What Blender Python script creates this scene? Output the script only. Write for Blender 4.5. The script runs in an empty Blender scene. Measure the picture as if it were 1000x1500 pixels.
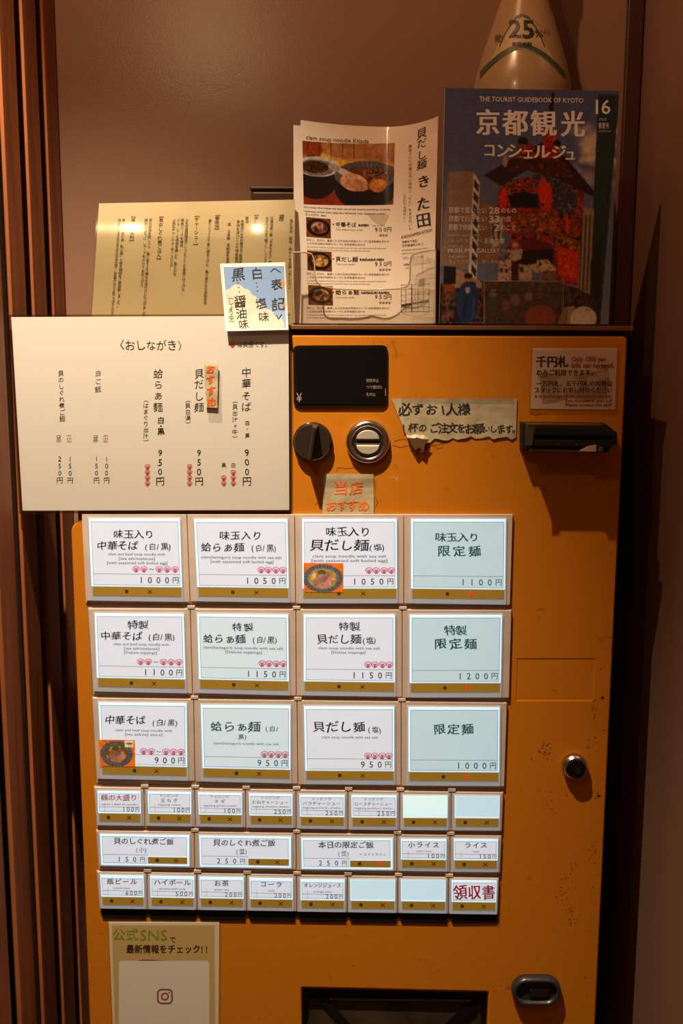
import bpy, bmesh, math, random
import numpy as np
from mathutils import Vector, Matrix
random.seed(7); RNG = np.random.default_rng(7)
SC = bpy.context.scene; COL = SC.collection

# ------------------------------------------------------------------ camera
F = 1600.0
DIST, CZ = 1.30, 1.50
PITCH = math.atan(F/9477.0); ROLL = math.radians(0.23)
CAM = Vector((0, -DIST, CZ))
CR = (Matrix.Rotation(math.pi/2-PITCH, 3, 'X') @ Matrix.Rotation(ROLL, 3, 'Z'))
cam = bpy.data.cameras.new('camera'); co = bpy.data.objects.new('camera', cam); COL.objects.link(co)
co.matrix_world = Matrix.Translation(CAM) @ CR.to_4x4()
cam.sensor_fit = 'VERTICAL'; cam.sensor_height = 36; cam.sensor_width = 24; cam.lens = F*36/1500
cam.clip_start = .02
SC.camera = co

# ------------------------------------------------------------------ world, lights, exposure
w = bpy.data.worlds.new('world'); SC.world = w; w.use_nodes = True
w.node_tree.nodes['Background'].inputs[0].default_value = (1, .38, .16, 1)
w.node_tree.nodes['Background'].inputs[1].default_value = .10

def spot(name, loc, aim, power, size, blend, col, rad):
    l = bpy.data.lights.new(name, 'SPOT'); o = bpy.data.objects.new(name, l); COL.objects.link(o)
    o.location = loc; o.rotation_euler = (Vector(aim)-Vector(loc)).to_track_quat('-Z', 'Y').to_euler()
    l.energy = power; l.spot_size = math.radians(size); l.spot_blend = blend; l.color = col; l.shadow_soft_size = rad
    return o
# the ceiling lamp, and an added wide, redder spot that tints the right side
LAMP = (-.32, -.61, 2.75)
spot('ceiling_spot', LAMP, (-.40, .0, .70), 262, 54, .85, (1, .82, .56), .012)
spot('added_red_spot', LAMP, (-.15, .0, 1.20), 30, 120, .7, (1, .50, .25), .012)
_l = bpy.data.lights.new('added_glow_lamp', 'POINT'); _o = bpy.data.objects.new('added_glow_lamp', _l); COL.objects.link(_o)  # unseen point lamp, added for the soft glow on the back wall
_o.location = (-.325, -1.0, 2.19); _l.energy = 4; _l.color = (1, .72, .36); _l.shadow_soft_size = .03
SC.view_settings.view_transform = 'Standard'; SC.view_settings.look = 'None'
SC.view_settings.exposure = 0.0; SC.view_settings.gamma = 1; SC.view_settings.use_curve_mapping = False

# ------------------------------------------------------------------ helpers
def P(px, py, Y=0.0):
    """the point of the vertical plane y=Y that stands at picture position px,py"""
    d = CR @ Vector(((px-500)/F, -(py-750)/F, -1.0))
    t = (Y-CAM.y)/d.y
    return CAM + d*t

def lin(c):
    if isinstance(c, str):
        c = [int(c[i:i+2], 16)/255 for i in (0, 2, 4)]
    return tuple((x/12.92 if x <= .04045 else ((x+.055)/1.055)**2.4) for x in c)

MATS = {}
def mat(name, col, rough=.6, metal=0, coat=0, emit=None, es=1.0, bump=0, bscale=200, vary=0, vscale=6, aniso=None, col2=None, spec=.5, thresh=None):
    if name in MATS: return MATS[name]
    m = bpy.data.materials.new(name); m.use_nodes = True; MATS[name] = m
    nt = m.node_tree; b = nt.nodes['Principled BSDF']
    c = lin(col) if isinstance(col, str) else col
    b.inputs['Base Color'].default_value = (*c, 1)
    b.inputs['Roughness'].default_value = rough; b.inputs['Metallic'].default_value = metal
    b.inputs['Coat Weight'].default_value = coat; b.inputs['Coat Roughness'].default_value = .08
    b.inputs['Specular IOR Level'].default_value = spec
    tc = nt.nodes.new('ShaderNodeTexCoord'); mp = nt.nodes.new('ShaderNodeMapping')
    nt.links.new(tc.outputs['Object'], mp.inputs[0])
    if aniso: mp.inputs['Scale'].default_value = aniso
    if vary or col2:
        n = nt.nodes.new('ShaderNodeTexNoise'); n.inputs['Scale'].default_value = vscale; n.inputs['Detail'].default_value = 6
        nt.links.new(mp.outputs[0], n.inputs[0])
        r = nt.nodes.new('ShaderNodeValToRGB')
        c2 = lin(col2) if isinstance(col2, str) else tuple(x*(1-vary) for x in c)
        lo, hi = thresh or (.35, .65)
        r.color_ramp.elements[0].position = lo; r.color_ramp.elements[1].position = hi
        r.color_ramp.elements[0].color = (*c2, 1); r.color_ramp.elements[1].color = (*c, 1)
        nt.links.new(n.outputs[0], r.inputs[0]); nt.links.new(r.outputs[0], b.inputs['Base Color'])
    if bump:
        n2 = nt.nodes.new('ShaderNodeTexNoise'); n2.inputs['Scale'].default_value = bscale; n2.inputs['Detail'].default_value = 3
        nt.links.new(mp.outputs[0], n2.inputs[0])
        bp = nt.nodes.new('ShaderNodeBump'); bp.inputs['Strength'].default_value = bump; bp.inputs['Distance'].default_value = .002
        nt.links.new(n2.outputs[0], bp.inputs['Height']); nt.links.new(bp.outputs[0], b.inputs['Normal'])
    if emit:
        b.inputs['Emission Color'].default_value = (*lin(emit), 1); b.inputs['Emission Strength'].default_value = es
    return m

def clear(name, gloss=.08, rough=.05, tint=(1, 1, 1)):
    """thin clear plastic: straight-through with a faint glossy reflection"""
    if name in MATS: return MATS[name]
    m = bpy.data.materials.new(name); m.use_nodes = True; MATS[name] = m
    nt = m.node_tree; nt.nodes.clear()
    out = nt.nodes.new('ShaderNodeOutputMaterial'); mx = nt.nodes.new('ShaderNodeMixShader')
    t = nt.nodes.new('ShaderNodeBsdfTransparent'); t.inputs[0].default_value = (*tint, 1)
    g = nt.nodes.new('ShaderNodeBsdfGlossy'); g.inputs['Roughness'].default_value = rough
    lw = nt.nodes.new('ShaderNodeLayerWeight'); lw.inputs[0].default_value = .25
    ad = nt.nodes.new('ShaderNodeMath'); ad.operation = 'MULTIPLY_ADD'; ad.inputs[1].default_value = .22; ad.inputs[2].default_value = gloss
    nt.links.new(lw.outputs['Fresnel'], ad.inputs[0]); nt.links.new(ad.outputs[0], mx.inputs[0])
    nt.links.new(t.outputs[0], mx.inputs[1]); nt.links.new(g.outputs[0], mx.inputs[2]); nt.links.new(mx.outputs[0], out.inputs[0])
    return m

def print_mat(name, coat=0.0, rough=.5, emit=0):
    if name in MATS: return MATS[name]
    m = bpy.data.materials.new(name); m.use_nodes = True; MATS[name] = m
    nt = m.node_tree; b = nt.nodes['Principled BSDF']
    a = nt.nodes.new('ShaderNodeAttribute'); a.attribute_name = 'print'
    nt.links.new(a.outputs['Color'], b.inputs['Base Color'])
    b.inputs['Roughness'].default_value = rough; b.inputs['Coat Weight'].default_value = coat; b.inputs['Coat Roughness'].default_value = .15
    if emit:
        nt.links.new(a.outputs['Color'], b.inputs['Emission Color']); b.inputs['Emission Strength'].default_value = emit
    return m

ORG = {}
def link(o, parent, org):
    COL.objects.link(o)
    if parent is not None: o.parent = parent; o.location = (0, 0, 0); ORG[o.name] = ORG[parent.name]
    else: o.location = org; ORG[o.name] = Vector(org)
    return o
def tag(o, label=None, cat=None, group=None, kind=None):
    if label: o['label'] = label
    if cat: o['category'] = cat
    if group: o['group'] = group
    if kind: o['kind'] = kind
    return o
def thing(name, label, cat, loc, group=None):
    o = bpy.data.objects.new(name, None); o.empty_display_size = .05
    link(o, None, Vector(loc)); return tag(o, label, cat, group)
def build(name, verts, faces, mats, parent=None, org=None, fm=None, smooth=False):
    """world-space vertices -> ONE mesh object"""
    if not isinstance(mats, (list, tuple)): mats = [mats]
    if parent is not None: og = ORG[parent.name]
    else: og = Vector(org) if org is not None else Vector((0, 0, 0))
    me = bpy.data.meshes.new(name)
    me.from_pydata([(v[0]-og.x, v[1]-og.y, v[2]-og.z) for v in verts], [], faces)
    for m in mats: me.materials.append(m)
    if fm is not None: me.polygons.foreach_set('material_index', fm)
    if smooth: me.polygons.foreach_set('use_smooth', [True]*len(me.polygons))
    me.update()
    return link(bpy.data.objects.new(name, me), parent, og)
def from_bm(name, bm, mats, parent=None, org=None, smooth=False, recalc=True):
    if recalc: bmesh.ops.recalc_face_normals(bm, faces=bm.faces)
    bm.verts.index_update()
    vs = [tuple(v.co) for v in bm.verts]; fs = [[v.index for v in f.verts] for f in bm.faces]
    fm = [f.material_index for f in bm.faces]; bm.free()
    return build(name, vs, fs, mats, parent, org, fm, smooth)

def add_slab(bm, pts, Yf, Yb, bev=0, mi=0, seg=2, world=False):
    """an outline (picture points put on the plane Yf, or world x,z) pushed straight back to Yb; bev rounds the front rim"""
    W = [(p[0], p[1]) for p in pts] if world else [(lambda q: (q.x, q.z))(P(p[0], p[1], Yf)) for p in pts]
    f = [bm.verts.new((x, Yf, z)) for x, z in W]; b = [bm.verts.new((x, Yb, z)) for x, z in W]
    n = len(W)
    fr = bm.faces.new(f); fs = [fr, bm.faces.new(list(reversed(b)))]
    for i in range(n): fs.append(bm.faces.new([f[i], b[i], b[(i+1) % n], f[(i+1) % n]]))
    for x in fs: x.material_index = mi
    if bev:
        bmesh.ops.bevel(bm, geom=list(fr.edges), offset=bev, segments=seg, profile=.5, affect='EDGES', clamp_overlap=True)
def slab(name, pts, Yf, Yb, m, parent=None, bev=0, org=None, world=False, seg=2):
    bm = bmesh.new(); add_slab(bm, pts, Yf, Yb, bev, 0, seg, world)
    return from_bm(name, bm, m, parent, org)
def add_box(bm, x0, x1, y0, y1, z0, z1, bev=0, mi=0):
    r = bmesh.ops.create_cube(bm, size=1)
    for v in r['verts']:
        v.co = Vector((x0+(v.co.x+.5)*(x1-x0), y0+(v.co.y+.5)*(y1-y0), z0+(v.co.z+.5)*(z1-z0)))
    fs = {f for v in r['verts'] for f in v.link_faces}
    for f in fs: f.material_index = mi
    if bev:
        bmesh.ops.bevel(bm, geom=list({e for f in fs for e in f.edges}), offset=bev, segments=2, profile=.5, affect='EDGES')
def box(name, x0, x1, y0, y1, z0, z1, m, parent=None, bev=0, org=None):
    bm = bmesh.new(); add_box(bm, x0, x1, y0, y1, z0, z1, bev); return from_bm(name, bm, m, parent, org)
def rrect(x0, y0, x1, y1, r, n=5):
    out = []
    for cx, cy, a in ((x1-r, y0+r, -90), (x1-r, y1-r, 0), (x0+r, y1-r, 90), (x0+r, y0+r, 180)):
        for i in range(n+1):
            t = math.radians(a+90*i/n); out.append((cx+r*math.cos(t), cy+r*math.sin(t)))
    return out
def rquad(q, r, n=4):
    """rounded quadrilateral of picture points, corners TL TR BR BL"""
    out = []
    for i in range(4):
        p, a, b = Vector(q[i]), Vector(q[i-1]), Vector(q[(i+1) % 4])
        u = (a-p).normalized()*r; v = (b-p).normalized()*r
        for k in range(n+1):
            t = k/n; out.append(tuple(p+u*(1-t)**2+v*t**2))
    return out
def add_turn(bm, c, prof, seg=40, mi=0, sx=0.0):
    """profile of (radius, y) turned about the y axis through c=(x,z); sx stretches it into a stadium"""
    rings = []
    for r, y in prof:
        ring = []
        for i in range(seg):
            a = 2*math.pi*i/seg; ca = math.cos(a)
            ring.append(bm.verts.new((c[0]+r*ca+(sx if ca > 1e-6 else (-sx if ca < -1e-6 else 0)), y, c[1]+r*math.sin(a))))
        rings.append(ring)
    for A, B in zip(rings, rings[1:]):
        for i in range(seg):
            f = bm.faces.new([A[i], A[(i+1) % seg], B[(i+1) % seg], B[i]]); f.material_index = mi; f.smooth = True
    for R in (rings[0], rings[-1]):
        f = bm.faces.new(R); f.material_index = mi
def turn(name, c, prof, m, parent=None, seg=40, sx=0.0, smooth=False):
    bm = bmesh.new(); add_turn(bm, c, prof, seg, 0, sx)
    o = from_bm(name, bm, m, parent)
    for p in o.data.polygons:
        if len(p.vertices) == 4: p.use_smooth = smooth
    return o
def tube(name, pts, r, m, parent=None, closed=False, n=6):
    pts = [Vector(p) for p in pts]; vs, fs = [], []
    N = len(pts)
    for i, p in enumerate(pts):
        a = pts[i-1] if (i or closed) else p; b = pts[(i+1) % N] if (i < N-1 or closed) else p
        t = (b-a).normalized(); u = t.cross(Vector((0, 1, 0)))
        if u.length < 1e-3: u = t.cross(Vector((1, 0, 0)))
        u.normalize(); v = t.cross(u)
        for k in range(n):
            an = 2*math.pi*k/n; vs.append(p+u*r*math.cos(an)+v*r*math.sin(an))
    for i in range(N if closed else N-1):
        for k in range(n):
            fs.append([i*n+k, i*n+(k+1) % n, ((i+1) % N)*n+(k+1) % n, ((i+1) % N)*n+k])
    return build(name, vs, fs, m, parent, smooth=True)
def sheet(name, quad, surf, thick, nx, ny, m, parent, edge=None):
    """a paper: a grid over a picture quad laid on a surface, with a back and an edge"""
    vs, fs = [], []
    for lay in (0, 1):
        for j in range(ny+1):
            for i in range(nx+1):
                u, v = i/nx, j/ny
                x, y = bil(quad, u, v)
                if edge: x, y = edge(u, v, x, y)
                q = surf(x, y, 0.0); vs.append((q.x, q.y+lay*thick, q.z))
    W = nx+1; O = W*(ny+1)
    for j in range(ny):
        for i in range(nx):
            a = j*W+i; fs.append([a, a+W, a+W+1, a+1]); fs.append([O+a, O+a+1, O+a+W+1, O+a+W])
    rim = [i for i in range(W)]+[j*W+nx for j in range(1, ny+1)]+[ny*W+i for i in range(nx-1, -1, -1)]+[j*W for j in range(ny-1, 0, -1)]
    B_ = len(vs); vs += [vs[i] for i in rim]+[vs[O+i] for i in rim]; n = len(rim)   # the edge has its own points, so the faces shade smoothly up to it
    for k in range(n): fs.append([B_+k, B_+(k+1) % n, B_+n+(k+1) % n, B_+n+k])
    return build(name, vs, fs, m, parent, smooth=nx > 5)
def bil(q, u, v):
    a = [(1-u)*q[0][k]+u*q[1][k] for k in (0, 1)]; b = [(1-u)*q[3][k]+u*q[2][k] for k in (0, 1)]
    return ((1-v)*a[0]+v*b[0], (1-v)*a[1]+v*b[1])
def flat(Y):
    return lambda x, y, lift: P(x, y, Y-lift)

# ------------------------------------------------------------------ lettering
GC = {}
_fc = bpy.data.curves.new('glyph', 'FONT'); _fo = bpy.data.objects.new('glyph', _fc); COL.objects.link(_fo)
def glyph(ch, bold):
    k = (ch, bold)
    if k not in GC:
        _fc.body = ch; _fc.offset = bold; _fc.resolution_u = 3 if ord(ch[0]) > 0x2000 else 2
        _fc.fill_mode = 'FRONT'
        dg = bpy.context.evaluated_depsgraph_get(); ev = _fo.evaluated_get(dg); me = ev.to_mesh()
        vs = [(v.co.x, v.co.y) for v in me.vertices]; fs = [tuple(p.vertices) for p in me.polygons]
        ev.to_mesh_clear(); GC[k] = (vs, fs)
    return GC[k]
TURNED = set('()（）【】ー〈〉「」〜~')
class Ink:
    def __init__(s, surf, lift=.0002):
        s.surf = surf; s.lift = lift; s.dl = 0.0; s.v = []; s.f = []; s.m = []; s.mats = []
    def mi(s, m):
        if m not in s.mats: s.mats.append(m)
        return s.mats.index(m)
    def add(s, pts, faces, m, lift=0):
        o = len(s.v)
        for x, y in pts: s.v.append(s.surf(x, y, s.lift+lift+s.dl))
        k = s.mi(m)
        for f in faces: s.f.append([o+i for i in f]); s.m.append(k)
    def poly(s, pts, m, lift=0): s.add(pts, [list(range(len(pts)))], m, lift)
    def line(s, x0, y0, x1, y1, w, m, lift=0):
        d = Vector((x1-x0, y1-y0)); n = Vector((-d.y, d.x)).normalized()*w/2
        s.poly([(x0+n.x, y0+n.y), (x1+n.x, y1+n.y), (x1-n.x, y1-n.y), (x0-n.x, y0-n.y)], m, lift)
    def path(s, pts, w, m, lift=0):
        for k, (a, b) in enumerate(zip(pts, pts[1:])): s.line(a[0], a[1], b[0], b[1], w, m, lift+2e-5*(k % 2))
    def frame(s, x0, y0, x1, y1, w, m):
        s.path([(x0, y0), (x1, y0), (x1, y1), (x0, y1), (x0, y0)], w, m)
    def disc(s, x, y, r, m, ry=None, n=18, lift=0):
        s.poly([(x+r*math.cos(2*math.pi*i/n), y+(ry or r)*math.sin(2*math.pi*i/n)) for i in range(n)], m, lift)
    def ring(s, x, y, r, w, m, n=20, ry=None):
        ry = ry or r; pts = []; fs = []
        for i in range(n):
            a = 2*math.pi*i/n; pts += [(x+r*math.cos(a), y+ry*math.sin(a)), (x+(r-w)*math.cos(a), y+(ry-w)*math.sin(a))]
            j = (i+1) % n; fs.append([2*i, 2*j, 2*j+1, 2*i+1])
        s.add(pts, fs, m)
    def C(s, ch, xc, yc, sz, m, bold=0, jit=0, szy=None, rot=0):
        if ch in ' 　': return
        if bold > .003:
            st = random.getstate(); bb = bold*sz
            for dx, dy in ((-bb, -bb*.3), (bb, -bb*.3), (bb, bb*.3), (-bb, bb*.3)):
                random.setstate(st); s.C(ch, xc+dx, yc+dy, sz, m, 0, jit, szy, rot); s.dl += 2e-5
            s.dl = 0.0; return
        vs, fs = glyph(ch, 0); asc = ord(ch) < 0x250
        a = math.radians(rot+random.uniform(-4, 4)*jit); ca, sa = math.cos(a), math.sin(a)
        k = 1+random.uniform(-.08, .08)*jit; w1, w2 = random.uniform(0, 6), random.uniform(0, 6)
        gx0 = .25 if asc else .5
        szy = szy or sz; out = []
        for x, y in vs:
            x, y = x-gx0, y-.36
            if jit: x, y = x+.035*jit*math.sin(5*y+w1)-.03*jit*y, y+.03*jit*math.sin(4*x+w2)+.10*jit*x
            x, y = (x*ca-y*sa)*k, (x*sa+y*ca)*k
            out.append((xc+x*sz, yc-y*szy))
        s.add(out, fs, m)
    def T(s, txt, x0, y0, x1, y1, m, bold=0, jit=0, slope=0):
        """a horizontal line fitted to the box; slope = how far it sinks from left to right"""
        if all(ord(c) < 0x250 for c in txt):
            vs, fs = glyph(txt, 0)
            if not vs: return
            if bold > .003:
                bb = bold*(y1-y0)*1.3
                for dx, dy in ((-bb, -bb*.5), (bb, -bb*.5), (bb, bb*.5), (-bb, bb*.5)):
                    s.T(txt, x0+dx, y0+dy, x1+dx, y1+dy, m, 0, 0, slope); s.dl += 2e-5
                s.dl = 0.0; return
            a = min(v[0] for v in vs); b = max(v[0] for v in vs); k = (x1-x0)/max(b-a, 1e-6); h = (y1-y0)/.70
            s.add([(x0+(x-a)*k, y1-y*h+slope*((x-a)/(b-a)-.5)) for x, y in vs], fs, m); return
        adv = [(.55 if ord(c) < 0x250 else 1.0) for c in txt]; tot = sum(adv); k = (x1-x0)/tot; x = 0
        for c, ad in zip(txt, adv):
            t = (x+ad/2)/tot
            s.C(c, x0+(x+ad/2)*k, (y0+y1)/2+slope*(t-.5), k*1.0 if abs(k-(y1-y0)) < .25*(y1-y0) else min(k, (y1-y0)*1.15), m, bold, jit, (y1-y0))
            x += ad
    def V(s, txt, xc, y0, y1, sz, m, bold=0, jit=0, lean=0):
        """a vertical line, first character at the top; lean = shift of x from top to bottom"""
        n = len(txt); st = (y1-y0)/n
        for i, c in enumerate(txt):
            t = (i+.5)/n
            s.C(c, xc+lean*t+random.uniform(-.4, .4)*jit, y0+st*(i+.5), sz, m, bold, jit, min(sz, st*1.05), -90 if c in TURNED else 0)
    def clam(s, cx, cy, w, h, m):
        n = 14; o = []; i_ = []
        for k in range(n):
            a = math.pi*(1.16-1.32*k/(n-1))
            r = 1+.05*math.cos(k*math.pi)
            o.append((cx+w*.5*r*math.cos(a), cy-h*.1-h*.42*r*math.sin(a)))
            i_.append((cx+w*.41*r*math.cos(a), cy-h*.1-h*.33*r*math.sin(a)))
        o.append((cx+w*.12, cy+h*.5)); i_.append((cx+w*.06, cy+h*.34)); o.append((cx-w*.12, cy+h*.5)); i_.append((cx-w*.06, cy+h*.34))
        N = len(o); s.add(o+i_, [[k, (k+1) % N, N+(k+1) % N, N+k] for k in range(N)], m)
        for dx in (-.2, 0, .2):
            s.line(cx+w*dx*1.1, cy-h*.25, cx+w*dx*.3, cy+h*.3, w*.09, m)
        s.line(cx-w*.3, cy-h*.02, cx+w*.3, cy-h*.02, w*.07, m)
    def done(s, name, parent, label=None):
        if not s.f: return None
        o = build(name, s.v, s.f, s.mats, parent, fm=s.m)
        if label: o['label'] = label
        return o

# ------------------------------------------------------------------ printed pictures (colour computed per point)
class Pic:
    def __init__(s, x0, y0, x1, y1, w, h, base):
        s.x = np.linspace(x0, x1, w)[None, :].repeat(h, 0); s.y = np.linspace(y0, y1, h)[:, None].repeat(w, 1)
        s.c = np.ones((h, w, 3))*np.array(base); s.h, s.w = h, w
    def noise(s, cx, cy=None, seed=None):
        cy = cy or cx; r = np.random.default_rng(seed if seed is not None else RNG.integers(1 << 30))
        gx = (s.x-s.x.min())/cx; gy = (s.y-s.y.min())/cy
        g = r.random((int(gy.max())+3, int(gx.max())+3)); ix = gx.astype(int); iy = gy.astype(int); fx = gx-ix; fy = gy-iy
        fx = fx*fx*(3-2*fx); fy = fy*fy*(3-2*fy)
        return (g[iy, ix]*(1-fx)+g[iy, ix+1]*fx)*(1-fy)+(g[iy+1, ix]*(1-fx)+g[iy+1, ix+1]*fx)*fy
    def inside(s, pts):
        m = np.zeros(s.x.shape, bool); n = len(pts)
        for i in range(n):
            xa, ya = pts[i]; xb, yb = pts[(i+1) % n]
            if ya == yb: continue
            c = ((ya > s.y) != (yb > s.y)) & (s.x < (xb-xa)*(s.y-ya)/(yb-ya)+xa); m ^= c
        return m
    def put(s, m, col, a=1.0):
        a = (np.asarray(m, float)*a)[..., None]; s.c = s.c*(1-a)+np.array(col, float)*a
    def poly(s, pts, col, a=1.0): s.put(s.inside(pts), col, a)
    def ell(s, cx, cy, rx, ry, col, a=1.0, rot=0, soft=0.0):
        t = math.radians(rot); dx = s.x-cx; dy = s.y-cy
        u = (dx*math.cos(t)+dy*math.sin(t))/rx; v = (-dx*math.sin(t)+dy*math.cos(t))/ry; d = np.sqrt(u*u+v*v)
        m = np.clip((1-d)/soft, 0, 1) if soft else (d < 1)
        s.put(m, col, a)
    def mottle(s, mask, cols, cell, celly=None):
        n = s.noise(cell, celly)+.5*s.noise(cell*.5, (celly or cell)*.5); n = (n-n.min())/(n.max()-n.min())
        n = np.clip((n-.5)*1.7+.5, 0, .9999)
        k = (n*len(cols)).astype(int); C = np.array(cols)[k]
        m = mask[..., None]; s.c = np.where(m, C, s.c)
    def finish(s, amt=.12, cell=3.0):
        c = s.c.copy(); p = np.pad(c, ((1, 1), (1, 1), (0, 0)), 'edge')
        s.c = (4*c+p[:-2, 1:-1]+p[2:, 1:-1]+p[1:-1, :-2]+p[1:-1, 2:]+.5*(p[:-2, :-2]+p[2:, 2:]+p[:-2, 2:]+p[2:, :-2]))/10
        n = s.noise(cell)+.6*s.noise(cell*3)+.4*s.noise(cell*.4); n = n/n.mean()
        s.c = np.clip(s.c*(1+amt*2*(n-1))[..., None], 0, 1)
    def mesh(s, name, quad, surf, lift, m, parent):
        vs = []
        for j in range(s.h):
            for i in range(s.w):
                x, y = bil(quad, i/(s.w-1), j/(s.h-1)); vs.append(surf(x, y, lift))
        W = s.w; fs = [[j*W+i, (j+1)*W+i, (j+1)*W+i+1, j*W+i+1] for j in range(s.h-1) for i in range(W-1)]
        o = build(name, vs, fs, m, parent)
        c = np.clip(s.c, 0, 1); l = np.where(c <= .04045, c/12.92, ((c+.055)/1.055)**2.4).reshape(-1, 3)
        at = o.data.color_attributes.new('print', 'FLOAT_COLOR', 'POINT')
        at.data.foreach_set('color', np.concatenate([l, np.ones((len(l), 1))], 1).astype(np.float32).ravel())
        return o

# ------------------------------------------------------------------ materials
M_orange = mat('orange_enamel', (.50, .165, .008), .5, spec=.2, bump=.10, bscale=90, col2=(.42, .128, .006), vscale=5, thresh=(.3, .6))
def dirt(m, strength=.75):
    nt = m.node_tree; b = nt.nodes['Principled BSDF']; src = b.inputs['Base Color'].links[0].from_socket
    tc = nt.nodes.new('ShaderNodeTexCoord')
    n = nt.nodes.new('ShaderNodeTexNoise'); n.inputs['Scale'].default_value = 38; n.inputs['Detail'].default_value = 8; n.inputs['Roughness'].default_value = .7
    nt.links.new(tc.outputs['Object'], n.inputs[0])
    r = nt.nodes.new('ShaderNodeValToRGB'); r.color_ramp.elements[0].position = .625; r.color_ramp.elements[1].position = .72
    nt.links.new(n.outputs[0], r.inputs[0])
    mx = nt.nodes.new('ShaderNodeMix'); mx.data_type = 'RGBA'
    k = nt.nodes.new('ShaderNodeMath'); k.operation = 'MULTIPLY'; k.inputs[1].default_value = strength
    nt.links.new(r.outputs[0], k.inputs[0]); nt.links.new(k.outputs[0], mx.inputs[0])
    nt.links.new(src, mx.inputs[6]); mx.inputs[7].default_value = (.05, .02, .008, 1); nt.links.new(mx.outputs[2], b.inputs['Base Color'])
dirt(M_orange, .6)
M_wall = mat('beige_wallpaper', (.27, .152, .103), .25, spec=.5, bump=.10, bscale=420, vary=.07, vscale=3)
M_wallr = M_wall
M_wood = mat('dark_red_wood', (.36, .11, .036), .6, spec=.25, bump=.2, bscale=60, vary=.35, vscale=9, aniso=(6, 6, .5))
M_post = mat('dark_brown_wood', (.07, .018, .010), .4, vary=.4, vscale=8, aniso=(8, 8, .5))
M_void = mat('dark_backing', (.006, .004, .003), .9)
M_floor = mat('dark_floor', (.06, .035, .022), .5, vary=.3, vscale=4)
M_tan = mat('beige_plastic', (.60, .49, .43), .45, bump=.08, bscale=300, vary=.12, vscale=25)
M_black = mat('black_plastic', (.008, .007, .007), .16)
M_matt = mat('matt_black_plastic', (.009, .008, .007), .6, spec=.25)
M_knob = mat('brown_black_plastic', (.024, .016, .012), .2, coat=.3)
M_chrome = mat('brushed_steel', (.62, .58, .54), .22, 1)
M_dsteel = mat('dark_steel', (.20, .17, .15), .3, 1)
M_paper = mat('warm_white_paper', (.76, .73, .69), .55, bump=.15, bscale=12, spec=.3)
M_lam = clear('clear_laminate', .035, .12)
M_lamedge = clear('laminate_margin', .10, .2, (.75, .68, .62))
M_film = mat('laminated_cream_paper', (.42, .33, .17), .30, coat=.9, bump=.5, bscale=9, vary=.12, vscale=5)
M_white = mat('white_card', (.80, .78, .74), .6)
M_ink = mat('black_ink', (.012, .010, .009), .7, spec=.2)
M_brown_ink = mat('brown_ink', (.05, .028, .015), .7, spec=.2)
M_red = mat('red_ink', (.55, .035, .03), .7, spec=.2)
M_orink = mat('orange_brush_ink', (.80, .16, .02), .7, spec=.2)
M_clear = clear('clear_acrylic', .07, .04, (.97, .95, .92))
M_rim = mat('acrylic_rim', (.55, .45, .33), .15, spec=.8)
M_pframe = mat('pinkish_clear_plastic', (.40, .40, .43), .2, emit='a8b4c0', es=.30)
M_diff = mat('backlit_diffuser', (.7, .8, .85), .4, emit='b8e0f4', es=.86)
M_gold = mat('gold_strip', (.36, .22, .035), .38, emit='9c7418', es=.30)
M_golddark = mat('gold_strip_marks', (.07, .045, .012), .5)
M_card = mat('backlit_card', (.42, .42, .44), .6, emit='d6dce8', es=.74, vary=.03, vscale=40)
M_cardt = mat('backlit_teal_card', (.36, .42, .44), .6, emit='b8d6de', es=.70, vary=.06, vscale=60)
M_cardc = mat('backlit_cool_card', (.40, .42, .44), .6, emit='c8dce2', es=.74, vary=.04, vscale=50)
M_blank = mat('backlit_blank_card', (.45, .55, .60), .5, emit='b8dcea', es=.75)
M_blank2 = mat('backlit_bright_blank_card', (.5, .58, .58), .5, emit='d0ecec', es=.86)
M_cink = mat('card_black_ink', (.015, .015, .018), .7, spec=.2)
M_tink = mat('card_teal_ink', (.02, .10, .10), .7, spec=.2, emit='205450', es=.10)
M_pink = mat('clam_pink_ink', (.62, .03, .10), .7, emit='c81850', es=.22)
M_redl = mat('red_indicator', (.9, .02, .02), .4, emit='f01808', es=.85)
M_line = mat('card_rule_line', (.10, .12, .13), .7)

# ------------------------------------------------------------------ setting
WY = .26
LX = P(98, 470, WY).x; RX = P(940, 60, WY).x
TOPZ = 1.503
def struct(o, lab=None): o['kind'] = 'structure'; return o
struct(box('floor', -1.6, 1.6, -2.6, .6, -.05, 0, M_floor))
struct(box('wall_back', LX-.4, RX+.30, WY, WY+.08, 0, 2.7, M_wall))
struct(box('wall_right', RX, RX+.08, -.30, WY, 0, 2.7, M_wallr, bev=.004))
wl = struct(box('wall_left', LX-.16, LX-.12, -1.0, WY, 0, 2.7, M_void))
slat0 = None
for k in range(9):
    y1 = WY-.006-.095*k; y0 = y1-.060
    if k == 0:
        bm = bmesh.new(); add_box(bm, LX-.006, LX, y0, y1, .0, 2.7, .0012); slat0 = from_bm('slat', bm, M_wood, wl)
    else:
        s_ = slat0.copy(); COL.objects.link(s_); s_.location.y = -.095*k
# horizontal battens that carry the slats
for z in (.35, 2.45):
    box('batten', LX-.035, LX-.0065, -.60, WY-.006, z-.03, z+.03, M_post, wl)
a, b = P(921, 0, WY-.012), P(944, 0, WY-.012)
struct(box('trim_1', a.x, min(b.x, RX-.0005), WY-.012, WY, 0, 2.7, M_post, bev=.0015))

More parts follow.
